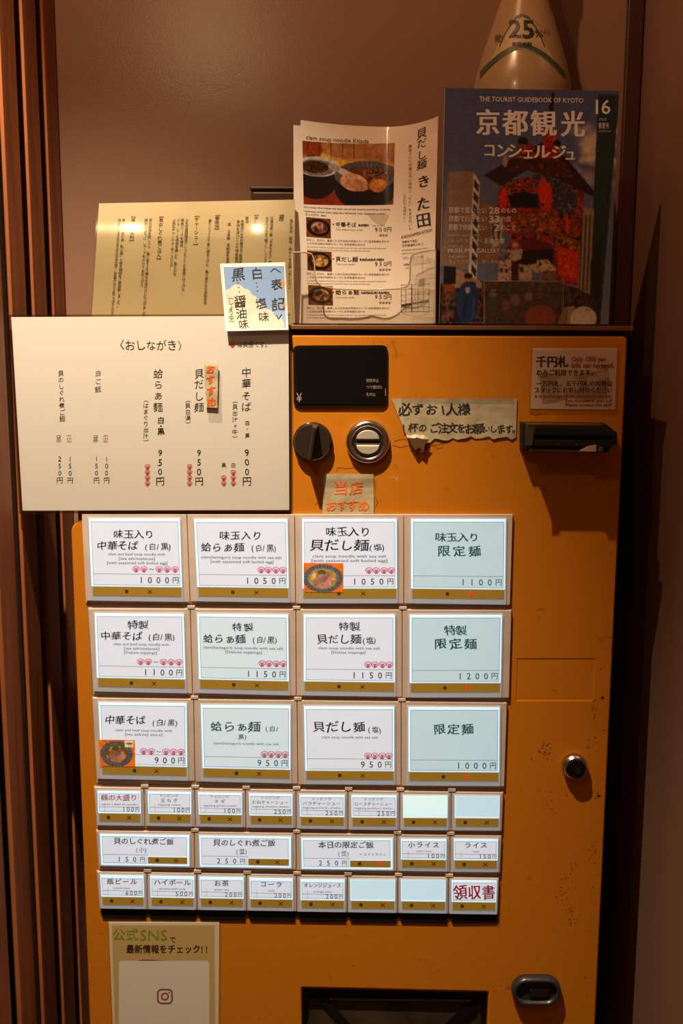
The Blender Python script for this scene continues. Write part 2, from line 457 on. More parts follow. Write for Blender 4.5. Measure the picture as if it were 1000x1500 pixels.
# ------------------------------------------------------------------ vending machine
XL = (P(104, 800).x+P(131, 1480).x)/2; XR = (P(906, 760).x+P(873, 1480).x)/2
XS = P(425, 600).x                        # left edge of the raised upper door
ZD = P(110, 761).z                        # top of the lower door
mach = thing('ticket_vending_machine', 'orange meal ticket vending machine with rows of backlit menu buttons', 'vending machine', (0, .12, 0))
bm = bmesh.new(); add_box(bm, XL+.004, XR-.003, .018, .235, .02, TOPZ-.006, .004)
from_bm('cabinet', bm, M_orange, mach)
box('base_plinth', XL+.02, XR-.02, .03, .22, 0, .02, M_matt, mach)
bm = bmesh.new(); add_box(bm, XL+.006, XR+.006, -.003, .236, TOPZ-.0055, TOPZ, .001)
from_bm('top_plate', bm, mat('brown_enamel', (.16, .06, .02), .35, coat=.3), mach)
box('top_seam', XS+.001, XR-.002, .002, .018, TOPZ-.0115, TOPZ-.0058, M_void, mach)
# the door: outline with holes for ticket opening and access panel
def door(name, parent, m, dep=.018):
    cu = bpy.data.curves.new('door', 'CURVE'); cu.dimensions = '2D'; cu.fill_mode = 'BOTH'
    cu.extrude = dep/2-.0025; cu.bevel_depth = .0025; cu.bevel_resolution = 2
    def sp(pts):
        s = cu.splines.new('POLY'); s.points.add(len(pts)-1)
        for p, q in zip(s.points, pts): p.co = (q[0], q[1], 0, 1)
        s.use_cyclic_u = True
    e = .0025; r = .014; zt = TOPZ-.0115-e
    out = [(XR-e, .03), (XR-e, zt-.004)]+[(XR-e-.004+.004*math.cos(t), zt-.004+.004*math.sin(t)) for t in np.linspace(.2, 1.57, 4)]
    out += [(XS+e, zt), (XS+e, ZD-e)]
    out += [(XL+e+r-r*math.sin(t), ZD-e-r+r*math.cos(t)) for t in np.linspace(0, math.pi/2, 8)]
    out += [(XL+e, .03)]
    sp(out)
    for q, rr in ((TK, 6), (AC, 1)):
        sp([(lambda v: (v.x, v.z))(P(x, y)) for x, y in rquad(q, rr)])
    o = bpy.data.objects.new('tmp', cu); COL.objects.link(o)
    dg = bpy.context.evaluated_depsgraph_get(); ev = o.evaluated_get(dg); me = ev.to_mesh()
    vs = [(v.co.x, dep/2-v.co.z, v.co.y) for v in me.vertices]; fs = [tuple(reversed(p.vertices)) for p in me.polygons]
    ev.to_mesh_clear(); bpy.data.objects.remove(o); bpy.data.curves.remove(cu)
    return build(name, vs, fs, m, parent)
TK = [(438.5, 1444.5), (718, 1451), (715, 1640), (442, 1636)]
AC = [(756, 964), (873, 964), (869, 1027.5), (754.5, 1027.5)]
dr = door('door', mach, M_orange)
dr['label'] = 'orange enamelled front door with scuffs and dirt'
ik = Ink(flat(0.0), .0002); m_res = mat('dried_glue', (.20, .07, .01), .6); m_scr = mat('pale_scratch', (.62, .42, .22), .5)
rr = random.Random(3)
def squig(pts, w, m):
    out = []
    for (xa, ya), (xb, yb) in zip(pts, pts[1:]):
        for k in range(5): out.append((xa+(xb-xa)*k/5+rr.uniform(-.5, .5), ya+(yb-ya)*k/5+rr.uniform(-.5, .5)))
    ik.path(out, w, m)
squig([(492, 690), (495, 685), (512, 686.5), (520, 684), (531, 687)], .9, m_res); squig([(574, 652), (586, 655), (600, 652), (620, 656), (648, 650), (654, 645)], .8, m_res)
squig([(576, 646), (590, 643), (604, 646)], .8, m_res); squig([(461, 740), (465, 736), (473, 741)], .9, m_res); squig([(549, 726), (553, 736), (549, 744)], 1.0, m_res)
squig([(573, 700), (577, 698), (581, 704), (583, 697)], .8, m_scr); squig([(547, 499), (547, 505)], .7, m_res); squig([(632, 650), (640, 658), (650, 654)], .7, m_res)
squig([(776, 603), (783, 608), (800, 605)], .9, m_res); squig([(608, 576), (610, 581)], .8, m_res)
for x, y, r in ((882, 1022, 2.6), (877, 1166, 2.4), (875, 1162, 1.5), (884, 1070, 1.2), (778, 1112, 1.3), (801, 1092, 1.4), (830, 1165, 1.2), (868, 1300, 1.3), (806, 1160, .9), (880, 980, 1.2), (857, 1432, 1.5)):
    ik.disc(x, y, r, mat('black_scuff', (.03, .012, .006), .7), r*.8, 7)
for k in range(110):
    cx_, cy_, sp_ = rr.choice(((833, 1285, 14), (838, 1345, 12), (828, 1315, 16), (868, 1090, 10), (800, 1170, 14), (870, 1250, 12), (800, 1100, 10), (868, 1045, 8)))
    x = cx_+rr.gauss(0, sp_*.5); y = cy_+rr.gauss(0, sp_)
    if x < 876: ik.disc(x, y, rr.uniform(.4, 1.4), m_res if k % 3 else MATS['black_scuff'], rr.uniform(.4, 1.6), 6)
tag(ik.done('scuff_marks', dr), kind='stuff')
slab('door_edge_seam', [(424.2, 482), (427, 482), (427.4, 752), (424.6, 752)], -.0012, .002, mat('seam_brown', (.12, .04, .012), .5), mach)
slab('access_recess', [(750, 958), (878, 958), (874, 1034), (748, 1034)], .0150, .0175, M_void, mach)
slab('access_panel', [(757.6, 965.6), (871.4, 965.6), (867.4, 1025.8), (756.2, 1025.8)], .0006, .010, M_orange, mach, bev=.0006)
# ticket opening: recess, flap, guides
tk = slab('ticket_recess', [(442, 1448), (714, 1454), (712, 1636), (445, 1632)], .0175, .0178, mat('dark_recess', (.02, .014, .010), .5), mach)
slab('ticket_flap', [(452, 1464), (704, 1466), (704, 1640), (452, 1640)], .0120, .0150, mat('smoky_flap', (.055, .040, .022), .25, coat=.5, vary=.5, vscale=25), tk)
for pts in ([(456, 1452), (480, 1463), (516, 1505), (508, 1510), (470, 1468)], [(700, 1462), (680, 1474), (644, 1508), (654, 1512), (696, 1482)]):
    slab('flap_strut', pts, .0085, .0115, M_black, tk)
slab('flap_rim', [(478, 1463), (690, 1465.5), (690, 1467.5), (478, 1465)], .010, .012, mat('grey_rim', (.14, .12, .10), .3), tk)
# display
ds = slab('price_display', rquad([(429, 506), (567.5, 505.5), (567, 596.5), (430, 596.5)], 8), -.0028, .0005, M_black, mach, bev=.0012)
ds['label'] = 'black glossy price display window'
slab('display_glass', rquad([(433, 510), (564, 509.5), (563.5, 592), (434, 592)], 6), -.0036, -.0026, mat('display_glass', (.004, .004, .004), .06), ds)
ik = Ink(flat(-.0036), .0003); mg = mat('grey_print', (.32, .26, .22), .6)
ik.T('¥', 434, 576, 442, 589, mg); ik.T('発売中止', 536, 554.5, 555, 560.5, mg); ik.T('つり銭切れ', 536, 564.3, 560, 570, mg)
ik.T('札中止', 536, 575, 550, 580.5, mg); ik.line(564.5, 569, 564.5, 580, .8, mg); ik.done('lettering', ds)
# coin return knob
c = P(457.5, 647.5, -.008); c = (c.x, c.z); R = .0222
kn = turn('coin_return_knob', c, [(R+.0012, .0), (R+.0012, -.004), (R, -.0045), (R, -.0085), (R-.0015, -.010)], M_knob, mach, smooth=False)
kn['label'] = 'round dark brown coin return knob with a raised grip bar'
def rotp(pts, ang, c):
    a = math.radians(ang); return [(c[0]+x*math.cos(a)-z*math.sin(a), c[1]+x*math.sin(a)+z*math.cos(a)) for x, z in pts]
bm = bmesh.new(); w_ = .0042; h_ = R*.98
fr = rotp([(-w_, -h_), (w_, -h_), (w_, h_), (-w_, h_)], -9, c); tp = rotp([(-.0018, -h_*.86), (.0018, -h_*.86), (.0018, h_*.86), (-.0018, h_*.86)], -9, c)
vb = [bm.verts.new((x, -.0095, z)) for x, z in fr]; vt = [bm.verts.new((x, -.027, z)) for x, z in tp]
bm.faces.new(vt); bm.faces.new(vb[::-1])
for i in range(4): bm.faces.new([vb[i], vb[(i+1) % 4], vt[(i+1) % 4], vt[i]])
bmesh.ops.bevel(bm, geom=list(bm.edges), offset=.0009, segments=2, profile=.5, affect='EDGES')
from_bm('grip_bar', bm, M_knob, kn)
# coin slot
c = P(538.5, 647.5, -.005); c = (c.x, c.z)
cs = turn('coin_slot', c, [(.0262, 0), (.0262, -.003), (.0245, -.0075), (.0205, -.0085), (.0185, -.0062), (.0180, -.0030)], M_chrome, mach, smooth=True)
cs['label'] = 'round steel coin slot'
turn('slot_bowl', c, [(.0178, -.0032), (.0178, -.0048), (.0168, -.0052)], M_dsteel, cs)
for sg in (1, -1):
    pts = [(c[0]+.0135*math.cos(t), c[1]+sg*(.0038+.0105*math.sin(t))) for t in np.linspace(0, math.pi, 14)]
    slab('slot_jaw', pts, -.0085, -.005, mat('bright_steel', (.78, .72, .62), .4, .6), cs, world=True, bev=.0006)
slab('slot_gap', [(c[0]-.0150, c[1]-.0014), (c[0]+.0150, c[1]-.0014), (c[0]+.0150, c[1]+.0014), (c[0]-.0150, c[1]+.0014)], -.0060, -.0050, M_void, cs, world=True)
slab('slot_lip', [(c[0]-.0150, c[1]-.0036), (c[0]+.0150, c[1]-.0036), (c[0]+.0150, c[1]-.0016), (c[0]-.0150, c[1]-.0016)], -.0066, -.0050, M_chrome, cs, world=True, bev=.0003)
# banknote slot
bo = slab('banknote_slot', [(764.5, 619.5), (887, 621), (904, 634), (904, 650), (893, 653), (891, 663), (764.5, 660)], -.020, .0, M_matt, mach, bev=.0015)
bo['label'] = 'protruding black banknote slot'
slab('upper_jaw', [(773, 622), (884, 623), (899, 635), (899, 641), (772, 640)], -.046, -.0195, M_black, bo, bev=.003)
slab('lower_jaw', [(775, 643.5), (899, 644), (900, 649), (893, 650), (888, 656.5), (776, 655)], -.0445, -.0195, M_black, bo, bev=.002)
slab('tape_patch', [(769, 624), (783, 626), (779, 652), (769, 653)], -.0468, -.0461, mat('old_tape', (.05, .035, .022), .4), bo)
slab('lower_lip', [(776, 657.5), (868, 660), (869, 662.3), (776, 660)], -.026, -.0195, mat('pinkish_plastic_lip', (.55, .32, .24), .3), bo)
slab('paper_scrap', [(853, 658.5), (862, 653.5), (873, 651.5), (873, 661.5), (850, 661)], -.0462, -.0195, mat('scrap', (.40, .30, .22), .6), bo)
turn('sensor', (lambda v: (v.x, v.z))(P(879, 657.5, -.04)), [(.0035, -.0195), (.0035, -.044), (.002, -.046)], mat('teal_plastic', (.02, .06, .07), .2), bo, seg=20)
for sx_ in (815, 842): slab('rivet', rrect(sx_, 650, sx_+4, 652.5, 1), -.0452, -.044, M_dsteel, bo)
# lock
c = P(842.5, 1125, -.010); c = (c.x, c.z)
lk = turn('lock', c, [(.0157, 0), (.0157, -.0075), (.0150, -.0090), (.0134, -.0096), (.0132, -.0108), (.0124, -.0112)], M_chrome, mach, smooth=True)
lk['label'] = 'round chrome door lock'
turn('lock_barrel', (c[0]+.0008, c[1]-.001), [(.0120, -.0110), (.0120, -.0122), (.0112, -.0126)], M_black, lk)
turn('lock_core', (c[0]+.0028, c[1]-.0036), [(.0036, -.0131), (.0036, -.0140)], M_dsteel, lk, seg=20)
slab('keyhole', [(c[0]+.0020, c[1]-.0052), (c[0]+.0036, c[1]-.0052), (c[0]+.0036, c[1]-.0018), (c[0]+.0020, c[1]-.0018)], -.0143, -.0139, M_void, lk, world=True)
# oval grey cup with a slot
c = P(786, 1454, -.010); c = (c.x, c.z)
M_cup = mat('slate_plastic', (.022, .022, .025), .35)
ov = turn('door_handle', c, [(.0200, 0), (.0200, -.006), (.0185, -.0105), (.0162, -.0118), (.0142, -.0105), (.0135, -.0060)], M_cup, mach, sx=.0120, smooth=True, seg=48)
ov['label'] = 'oval slate grey recessed handle'
q = rrect(c[0]-.0125+.003, c[1]-.0058-.0015, c[0]+.0125+.003, c[1]+.0058-.0015, .003)
slab('latch_frame', q, -.0090, -.0058, M_dsteel, ov, world=True, bev=.0008)
q = rrect(c[0]-.0105+.003, c[1]-.0042-.0015, c[0]+.0105+.003, c[1]+.0042-.0015, .002)
slab('latch', q, -.0094, -.0088, mat('latch_brown', (.015, .009, .007), .4), ov, world=True)

# ------------------------------------------------------------------ bowls
def bowl(cx, cy, rx, ry, P_, soup, meat, rim=(.28, .31, .36)):
    P_.ell(cx, cy, rx, ry, rim)
    ang = np.arctan2((P_.y-cy)/ry, (P_.x-cx)/rx); st = (np.sin(ang*30) > .2)
    P_.put(st & (((P_.x-cx)/rx)**2+((P_.y-cy)/ry)**2 < 1), (.42, .44, .47), .6)
    P_.ell(cx, cy, rx*.74, ry*.74, soup)
    n = P_.noise(rx*.16, ry*.16)
    m = ((P_.x-cx)/(rx*.62))**2+((P_.y-cy)/(ry*.62))**2 < 1
    P_.put(m*(n > .45), (.88, .76, .40), .7)
    for k in range(5):
        a = 1.3*k; P_.ell(cx+rx*.24*math.cos(a), cy+ry*.28*math.sin(a)+ry*.1, rx*.30, ry*.24, tuple(np.array(meat)*(1-.07*k)), 1, 30*k)
    P_.ell(cx-rx*.05, cy-ry*.45, rx*.22, ry*.16, (.22, .30, .10), .8)

# ------------------------------------------------------------------ menu buttons
# rows: outline (TL, TR, BR, BL) then keys (TL, TR, BR, BL) measured on the door
ROWS = [
 ([(119.5, 753), (751, 753.5), (747, 887), (126, 883)], [[(127.8, 758), (265, 758), (269, 882), (133, 880)], [(282, 759), (422.5, 759), (425, 883), (288, 881)], [(440.4, 758.7), (582.6, 758.7), (583, 884), (441, 884)], [(600, 758.7), (742.5, 758.7), (741, 886), (600, 884)]]),
 ([(129, 890), (749, 892.5), (745.5, 1025), (137, 1017)], [[(136.4, 896.8), (270.7, 897.5), (274, 1016), (140.7, 1013)], [(286.6, 897.4), (423.5, 899), (425, 1019), (290, 1015.6)], [(442.8, 898.8), (580, 898.8), (580, 1021), (442.8, 1019)], [(598, 899), (737, 899), (734.5, 1022), (598, 1022)]]),
 ([(135, 1021), (742.5, 1028), (738.5, 1155), (142, 1147)], [[(142, 1027), (275, 1028.5), (276, 1144), (147, 1141)], [(292, 1031), (427, 1032), (427, 1148), (295, 1145)], [(443, 1033), (579, 1033.5), (579, 1150), (445.5, 1149)], [(596, 1034), (733.6, 1034.5), (732.5, 1152), (596, 1151)]]),
 ([(137.5, 1152), (737, 1159.5), (735, 1219), (142, 1212)], [[(140.6, 1157), (207.4, 1157.5), (208.4, 1210), (142.6, 1209)], [(214, 1157.5), (281.6, 1158.5), (282, 1211), (216, 1210)], [(288, 1159), (356, 1160), (356, 1212), (290, 1211)], [(362.5, 1160.5), (430, 1161.5), (430, 1213), (364, 1212.5)], [(436.5, 1162.5), (506.5, 1163), (506, 1215), (437.5, 1214)], [(512.5, 1163), (582.6, 1163.3), (582, 1216), (513, 1215.5)], [(588, 1163.7), (657.4, 1164), (656.8, 1216.5), (588.5, 1216)], [(664, 1163.7), (733.6, 1164.5), (732.5, 1217), (664, 1216.5)]]),
 ([(140.5, 1215.5), (734.5, 1223), (732.5, 1281), (145, 1273)], [[(144.2, 1220), (279, 1222), (279, 1271), (146.5, 1269)], [(289.6, 1222.3), (428, 1224), (428, 1273.5), (291, 1271.5)], [(439, 1226), (577, 1226.3), (577, 1276), (440, 1274.5)], [(585, 1227), (655.6, 1227.3), (655, 1277), (585.5, 1276)], [(662.6, 1227), (731, 1227.5), (730, 1278), (662.8, 1277.5)]]),
 ([(141.5, 1275.5), (731, 1285), (728.8, 1341), (146.5, 1333.5)], [[(144.6, 1280), (212, 1281), (213, 1332), (147.5, 1331)], [(217.8, 1281), (286.4, 1282.5), (286.4, 1333), (219, 1332)], [(289.8, 1282.5), (358.5, 1283.5), (358.5, 1334), (291.3, 1333)], [(363.2, 1284), (430.4, 1285.3), (430.4, 1335), (364.3, 1334)], [(437.8, 1286), (506.5, 1286.5), (506, 1336.5), (438.5, 1335.5)], [(510.7, 1286.8), (580.5, 1287), (580, 1337.5), (511.3, 1336.5)], [(585, 1287), (654.5, 1287.5), (654, 1338.5), (585.5, 1337.5)], [(659.3, 1287.5), (729.4, 1288), (727.5, 1339.8), (659.6, 1338.8)]]),
]
SB = 'clam soup noodle with sea salt'
L1 = [('clam and beef soup noodle with', .21, .816), ('[sea salt/soysause]', .324, .705)]
KEYS = {
 (0, 0): dict(t=[('味玉入り', .27, .146, .71, .255), ('中華そば', .09, .28, .53, .395), ('(白/黒)', .60, .30, .90, .39)], s=L1+[('[with seasoned soft boiled egg]', .193, .836)], sv=.42, cl='22~3', p='1000円'),
 (0, 1): dict(t=[('味玉入り', .27, .15, .72, .265), ('蛤らぁ麺', .07, .29, .53, .41), ('(白/黒)', .60, .31, .88, .40)], s=[('clam(hamaguri) soup noodle with sea salt', .07, .92), ('[with seasoned soft boiled egg]', .17, .83)], sv=.45, cl='4', p='1050円'),
 (0, 2): dict(t=[('味玉入り', .25, .10, .72, .22), ('貝だし麺', .09, .25, .70, .39), ('(塩)', .70, .30, .88, .385)], s=[(SB, .12, .88), ('[with seasoned soft boiled egg]', .11, .89)], sv=.43, cl='4', p='1050円', photo=1),
 (0, 3): dict(t=[('味玉入り', .26, .17, .72, .28), ('限定麺', .27, .32, .75, .45)], s=[], p='1100円', teal=1, red=1),
 (1, 0): dict(t=[('特製', .37, .10, .60, .21), ('中華そば', .07, .24, .53, .355), ('(白/黒)', .59, .26, .90, .35)], s=L1+[('[Deluxe toppings]', .324, .68)], sv=.38, cl='22~3', p='1100円'),
 (1, 1): dict(t=[('特製', .38, .12, .62, .23), ('蛤らぁ麺', .07, .26, .53, .38), ('(白/黒)', .60, .28, .88, .37)], s=[('clam(hamaguri) soup noodle with sea salt', .07, .93), ('[Deluxe toppings]', .31, .70)], sv=.41, cl='4', p='1150円', cool=1),
 (1, 2): dict(t=[('特製', .38, .10, .62, .215), ('貝だし麺', .15, .25, .63, .37), ('(塩)', .64, .28, .80, .37)], s=[(SB, .17, .83), ('[Deluxe toppings]', .31, .67)], sv=.40, cl='4', p='1150円'),
 (1, 3): dict(t=[('特製', .38, .14, .62, .26), ('限定麺', .26, .29, .74, .43)], s=[], p='1200円', teal=1, red=1),
 (2, 0): dict(t=[('中華そば', .08, .18, .53, .30), ('(白/黒)', .60, .22, .90, .31)], s=[('clam and beef soup noodle with', .19, .82), ('[sea salt/soy sauce]', .30, .71)], sv=.35, cl='22~3', p='900円', photo=2),
 (2, 1): dict(t=[('蛤らぁ麺', .11, .22, .66, .36), ('(白/', .71, .27, .87, .35), ('黒)', .41, .38, .52, .455)], s=[('clam(hamaguri) noodle with sea salt', .14, .86)], sv=.485, cl='4', p='950円', cool=1, tink=1),
 (2, 2): dict(t=[('貝だし麺', .10, .20, .68, .345), ('(塩)', .70, .26, .86, .35)], s=[(SB, .20, .81)], sv=.385, cl='4', p='950円'),
 (2, 3): dict(t=[('限定麺', .27, .22, .72, .36)], s=[], p='1000円', teal=1, red=1),
}
S4 = [('麺の大盛り', 'ramen 1.5ball of noodles', '100円', 'r'), ('トッピング/玉ねぎ', 'topping onion', '100円', ''), ('トッピング/ネギ', 'topping green onion', '100円', ''), ('トッピング/むねチャーシュー', 'topping chicken chashu', '250円', ''), ('トッピング/バラチャーシュー', 'topping porkribs chashu', '250円', ''), ('トッピング/ロースチャーシュー', 'topping porkloin chashu', '250円', ''), None, None]
S6 = [('瓶ビール', 'bottle beer', '600円', ''), ('ハイボール', 'whiskey with soda', '500円', ''), ('お茶', 'green tea', '200円', ''), ('コーラ', 'cola', '200円', ''), ('オレンジジュース', 'orange juice', '200円', ''), None, None, 'R']
S5 = [('貝のしぐれ煮ご飯', '(小)', '150円', ''), ('貝のしぐれ煮ご飯', '(並)', '250円', ''), ('本日の限定ご飯', '(並)', '250円', 'x'), ('小ライス', 'mini rice', '100円', ''), ('ライス', 'rice', '150円', '')]
PF = .0042      # front of the beige bezels
PK = .0052      # front of the keys
def sub(q, u0, v0, u1, v1): return [bil(q, u0, v0), bil(q, u1, v0), bil(q, u1, v1), bil(q, u0, v1)]
def key(row, i, cell, q):
    big = row < 3
    d = KEYS.get((row, i), {})
    bz = slab('menu_button', rquad(cell, 1.0, 2), -PF, -.0012, M_tan, mach, bev=.0005)
    W = q[1][0]-q[0][0]; H = q[3][1]-q[0][1]
    fx, fy = 1/W, 1/H
    YC = -PK
    wide = row == 5-1 and i < 3
    small = not big and not wide
    gv = .83 if big else (.66 if small else .70)
    gb = .935 if big else .885
    slab('key_body', rquad(q, 1.2, 2), YC+.0002, -PF+.0001, M_pframe, bz, bev=.0004)
    # lit diffuser behind the card
    dv = gv-.005 if not wide else .96
    slab('diffuser', sub(q, 1.9*fx, 1.7*fy, 1-1.9*fx, dv), YC-.0001, YC+.0003, M_diff, bz)
    blank = (row == 3 and i in (6, 7)) or (row == 5 and i in (5, 6))
    L, R_, T_ = (5.2*fx, 1-4.6*fx, 6*fy) if big else ((4*fx, 1-4*fx, 5.5*fy) if not wide else (5*fx, 1-6*fx, 5*fy))
    if row == 5 and i < 5: T_ = 6.5*fy
    if blank: L, R_, T_ = 3*fx, 1-3*fx, 1.5*fy
    cb = gv-(3.0*fy)
    cm = M_cardt if d.get('teal') else M_cardc if d.get('cool') else (M_blank if row == 5 or i == 7 else M_blank2) if blank else M_card
    if wide:
        sp = .53
        cb = .885
        pts = [bil(q, u, v) for u, v in ((L, T_), (R_, T_), (R_, gv-.04), (sp-1.6*fx, gv-.04), (sp-1.6*fx, cb), (L, cb))]
        slab('card', pts, YC-.0003, YC, cm, bz)
        slab('gold_strip', sub(q, sp, gv, R_+1*fx, cb+.01), YC-.0003, YC, M_gold, bz)
        gx = [(sp+(R_-sp)*.24), (sp+(R_-sp)*.73)]; gy = (gv+cb)/2
    else:
        slab('card', sub(q, L, T_, R_, cb), YC-.0003, YC, cm, bz)
        slab('gold_strip', sub(q, 3.5*fx, gv, 1-3.2*fx, gb), YC-.0003, YC, M_gold, bz)
        gx = [.39, .64] if big else [.25, .71]; gy = (gv+gb)/2
    ik = Ink(flat(YC-.0003), .00025)
    def B(u, v): return bil(q, u, v)
    r = 2.6 if big else 2.6
    if not (row == 4 and i == 0): pass
    x, y = B(gx[0], gy); ik.disc(x, y, r, M_golddark)
    x, y = B(gx[1], gy)
    red = d.get('red') or (row == 4 and i == 2)
    if red:
        ik.disc(x, y, 1.7, M_redl)
        ik.path([(x-3.2, y-2.4), (x+3.0, y+2.6)], .9, M_redl); ik.path([(x-2.4, y+2.6), (x+3.0, y-2.2)], .9, M_redl)
    else:
        ik.line(x-2.9, y-2.6, x+2.9, y+2.6, .9, M_golddark); ik.line(x-2.9, y+2.6, x+2.9, y-2.6, .9, M_golddark)
    im = M_tink if (d.get('teal') or d.get('tink')) else M_cink
    sl = 0
    def TB(s, u0, v0, u1, v1, m, bold=.012, jit=.8):
        a, b = B(u0, v0), B(u1, v1); s0 = B(u1, v0)[1]-a[1]
        ik.T(s, a[0], a[1]+s0/2, b[0], b[1]-s0/2, m, bold, jit, s0)
    if big:
        for s, u0, v0, u1, v1 in d['t']: TB(s, u0, v0, u1, v1, im, .016 if d.get('teal') else .012, .9)
        for k, (s, u0, u1) in enumerate(d['s']):
            v = d['sv']+.052*k; TB(s, u0, v, u1, v+.032, im, 0, 0)
        if d.get('cl'):
            cv = .616 if row < 2 else .635
            if d['cl'] == '4': us = [.70, .775, .855, .93]
            else:
                us = [.50, .585, .75, .835, .92]; x, y = B(.667, cv); ik.path([(x-3.4, y+.8), (x-1.6, y-1), (x+1.4, y+1), (x+3.4, y-.8)], .7, im)
            for u in us:
                x, y = B(u, cv); ik.clam(x, y, 10.6, 9.2, M_pink)
        a, b = B(L, .675), B(R_, .675); ik.line(a[0], a[1], b[0], b[1], .45, M_line)
        n = len(d['p']); u1 = .965
        for k, ch in enumerate(d['p']):
            x, y = B(u1-.045-.092*(n-1-k), .742); ik.C(ch, x, y, 13.0 if ch != '円' else 10.5, im, .004, .2 if ch == '円' else 0)
        # thin dark outline round the card
        for A, C_ in (((L, T_), (R_, T_)), ((R_, T_), (R_, cb)), ((R_, cb), (L, cb)), ((L, cb), (L, T_))):
            a, b = B(*A), B(*C_); ik.line(a[0], a[1], b[0], b[1], .5, mat('blue_grey_edge', (.10, .20, .26), .5))
    elif small and not blank:
        spec = (S4 if row == 3 else S5 if row == 4 else S6)[i]
        bl = mat('blue_grey_edge', (.10, .20, .26), .5)
        for A, C_ in (((L, T_), (R_, T_)), ((R_, T_), (R_, cb)), ((R_, cb), (L, cb)), ((L, cb), (L, T_))):
            a, b = B(*A), B(*C_); ik.line(a[0], a[1], b[0], b[1], .45, bl)
        if spec == 'R':
            TB('領収書', .06, .16, .96, .60, M_red, .02, .6)
            a = B(.12, .50); ik.line(a[0], a[1], a[0], B(.12, .62)[1], .4, M_line)
        else:
            name, en, pr, fl = spec
            a, b = B(L, .455), B(R_, .46); ik.line(a[0], a[1]+1, b[0], b[1]+1, .45, M_line)
            x = B(.18, .5); ik.line(x[0], x[1]-6, x[0], B(.18, cb)[1], .3, M_line)
            if '/' in name:
                t1, t2 = name.split('/'); wd = min(.80, .13*len(t2)+.02)
                TB(t1, .28, .10, .70, .19, M_cink, 0, .5); TB(t2, .49-wd/2, .22, .49+wd/2, .335, M_cink, 0, .5)
                TB(en, .49-min(.40, .019*len(en)), .37, .49+min(.40, .019*len(en)), .42, M_cink, 0, 0)
            else:
                n = len(name); wd = min(.80, .17*n); hh = min(.18, wd/n*W/H*1.0)
                TB(name, .50-wd/2, .235-hh/2-(.02), .50+wd/2, .235+hh/2-.02, M_red if fl else M_cink, .012, .6)
                TB(en, .50-min(.40, .017*len(en)), .37, .50+min(.40, .017*len(en)), .425, M_cink, 0, 0)
            n = len(pr)
            for k, ch in enumerate(pr):
                x, y = B(.885-.095*(n-1-k)+(.0 if ch != '円' else .015), .535); ik.C(ch, x, y, 9.4 if ch != '円' else 7, M_cink, 0, 0)
    elif wide:
        name, en, pr, fl = S5[i]
        n = len(name); wd = .07*n+.1; u0 = .49-wd/2
        TB(name, u0, .13, u0+wd, .34, M_cink, .012, .8)
        TB(en, .40, .40, .53, .58, M_cink if i < 2 else M_line, .0, .6)
        if fl: TB('※はずせません', .63, .47, .92, .55, M_line, 0, .3)
        a, b = B(L, gv-.06), B(R_ if 0 else sp, gv-.06); ik.line(a[0], a[1], b[0], b[1], .45, M_line)
        for k, ch in enumerate(pr):
            x, y = B(.47-.085*(len(pr)-1-k), .775); ik.C(ch, x, y, 10.5 if ch != '円' else 8, M_cink, .004, 0)
        bl = mat('blue_grey_edge', (.10, .20, .26), .5)
        for A, C_ in (((L, T_), (R_, T_)), ((R_, T_), (R_, gv-.04)), ((L, cb), (sp-.012, cb)), ((L, cb), (L, T_)), ((sp-.012, cb), (sp-.012, gv-.04))):
            a, b = B(*A), B(*C_); ik.line(a[0], a[1], b[0], b[1], .45, bl)
    ik.done('lettering', bz)
    if wide: spec = S5[i]
    if big: bz['label'] = 'large backlit menu button reading '+' '.join(x[0] for x in d['t'])+' '+d['p']
    elif blank: bz['label'] = 'small backlit menu button with a blank card'
    elif spec == 'R': bz['label'] = 'small menu button with large red writing'
    else: bz['label'] = ('wide' if wide else 'small')+' backlit menu button reading '+spec[0]+' '+spec[2]
    if d.get('photo'):
        pq = [(444.5, 824.5), (502.7, 825), (502.5, 867.5), (445, 867)] if d['photo'] == 1 else [(144, 1083.5), (197.5, 1084), (198, 1123), (145.5, 1122)]
        pc = Pic(0, 0, 58, 43, 96, 72, (.88, .42, .06))
        pc.put(pc.noise(8, 3) > .6, (.85, .46, .12), .5)
        bowl(28, 23, 29 if d['photo'] == 1 else 26, 21, pc, (.62, .50, .28) if d['photo'] == 1 else (.42, .30, .14), (.80, .55, .48) if d['photo'] == 1 else (.72, .48, .38))
        if d['photo'] == 2: pc.poly([(42, 1), (56, 1), (56, 12), (42, 12)], (.85, .80, .62)); pc.poly([(44, 5), (54, 5), (54, 7), (44, 7)], (.2, .15, .1))
        pc.finish(.12, 3); pc.c = np.clip(pc.c*1.05+.03, 0, 1); o = pc.mesh('photo_sticker', pq, flat(YC-.0003), .0005, print_mat('backlit_photo_print', emit=.18), bz)
        o['label'] = 'small photo of a noodle bowl'
    # clear cover over the key
    slab('clear_cover', rquad(q, 1.2, 2), YC-.0015, YC-.0009, clear('button_cover', .018, .03), bz)
    return bz
slab('button_back_plate', [(122, 760), (746, 760), (727, 1337), (149, 1331)], -.0009, .0003, mat('brown_grey_plate', (.26, .17, .13), .5), mach)
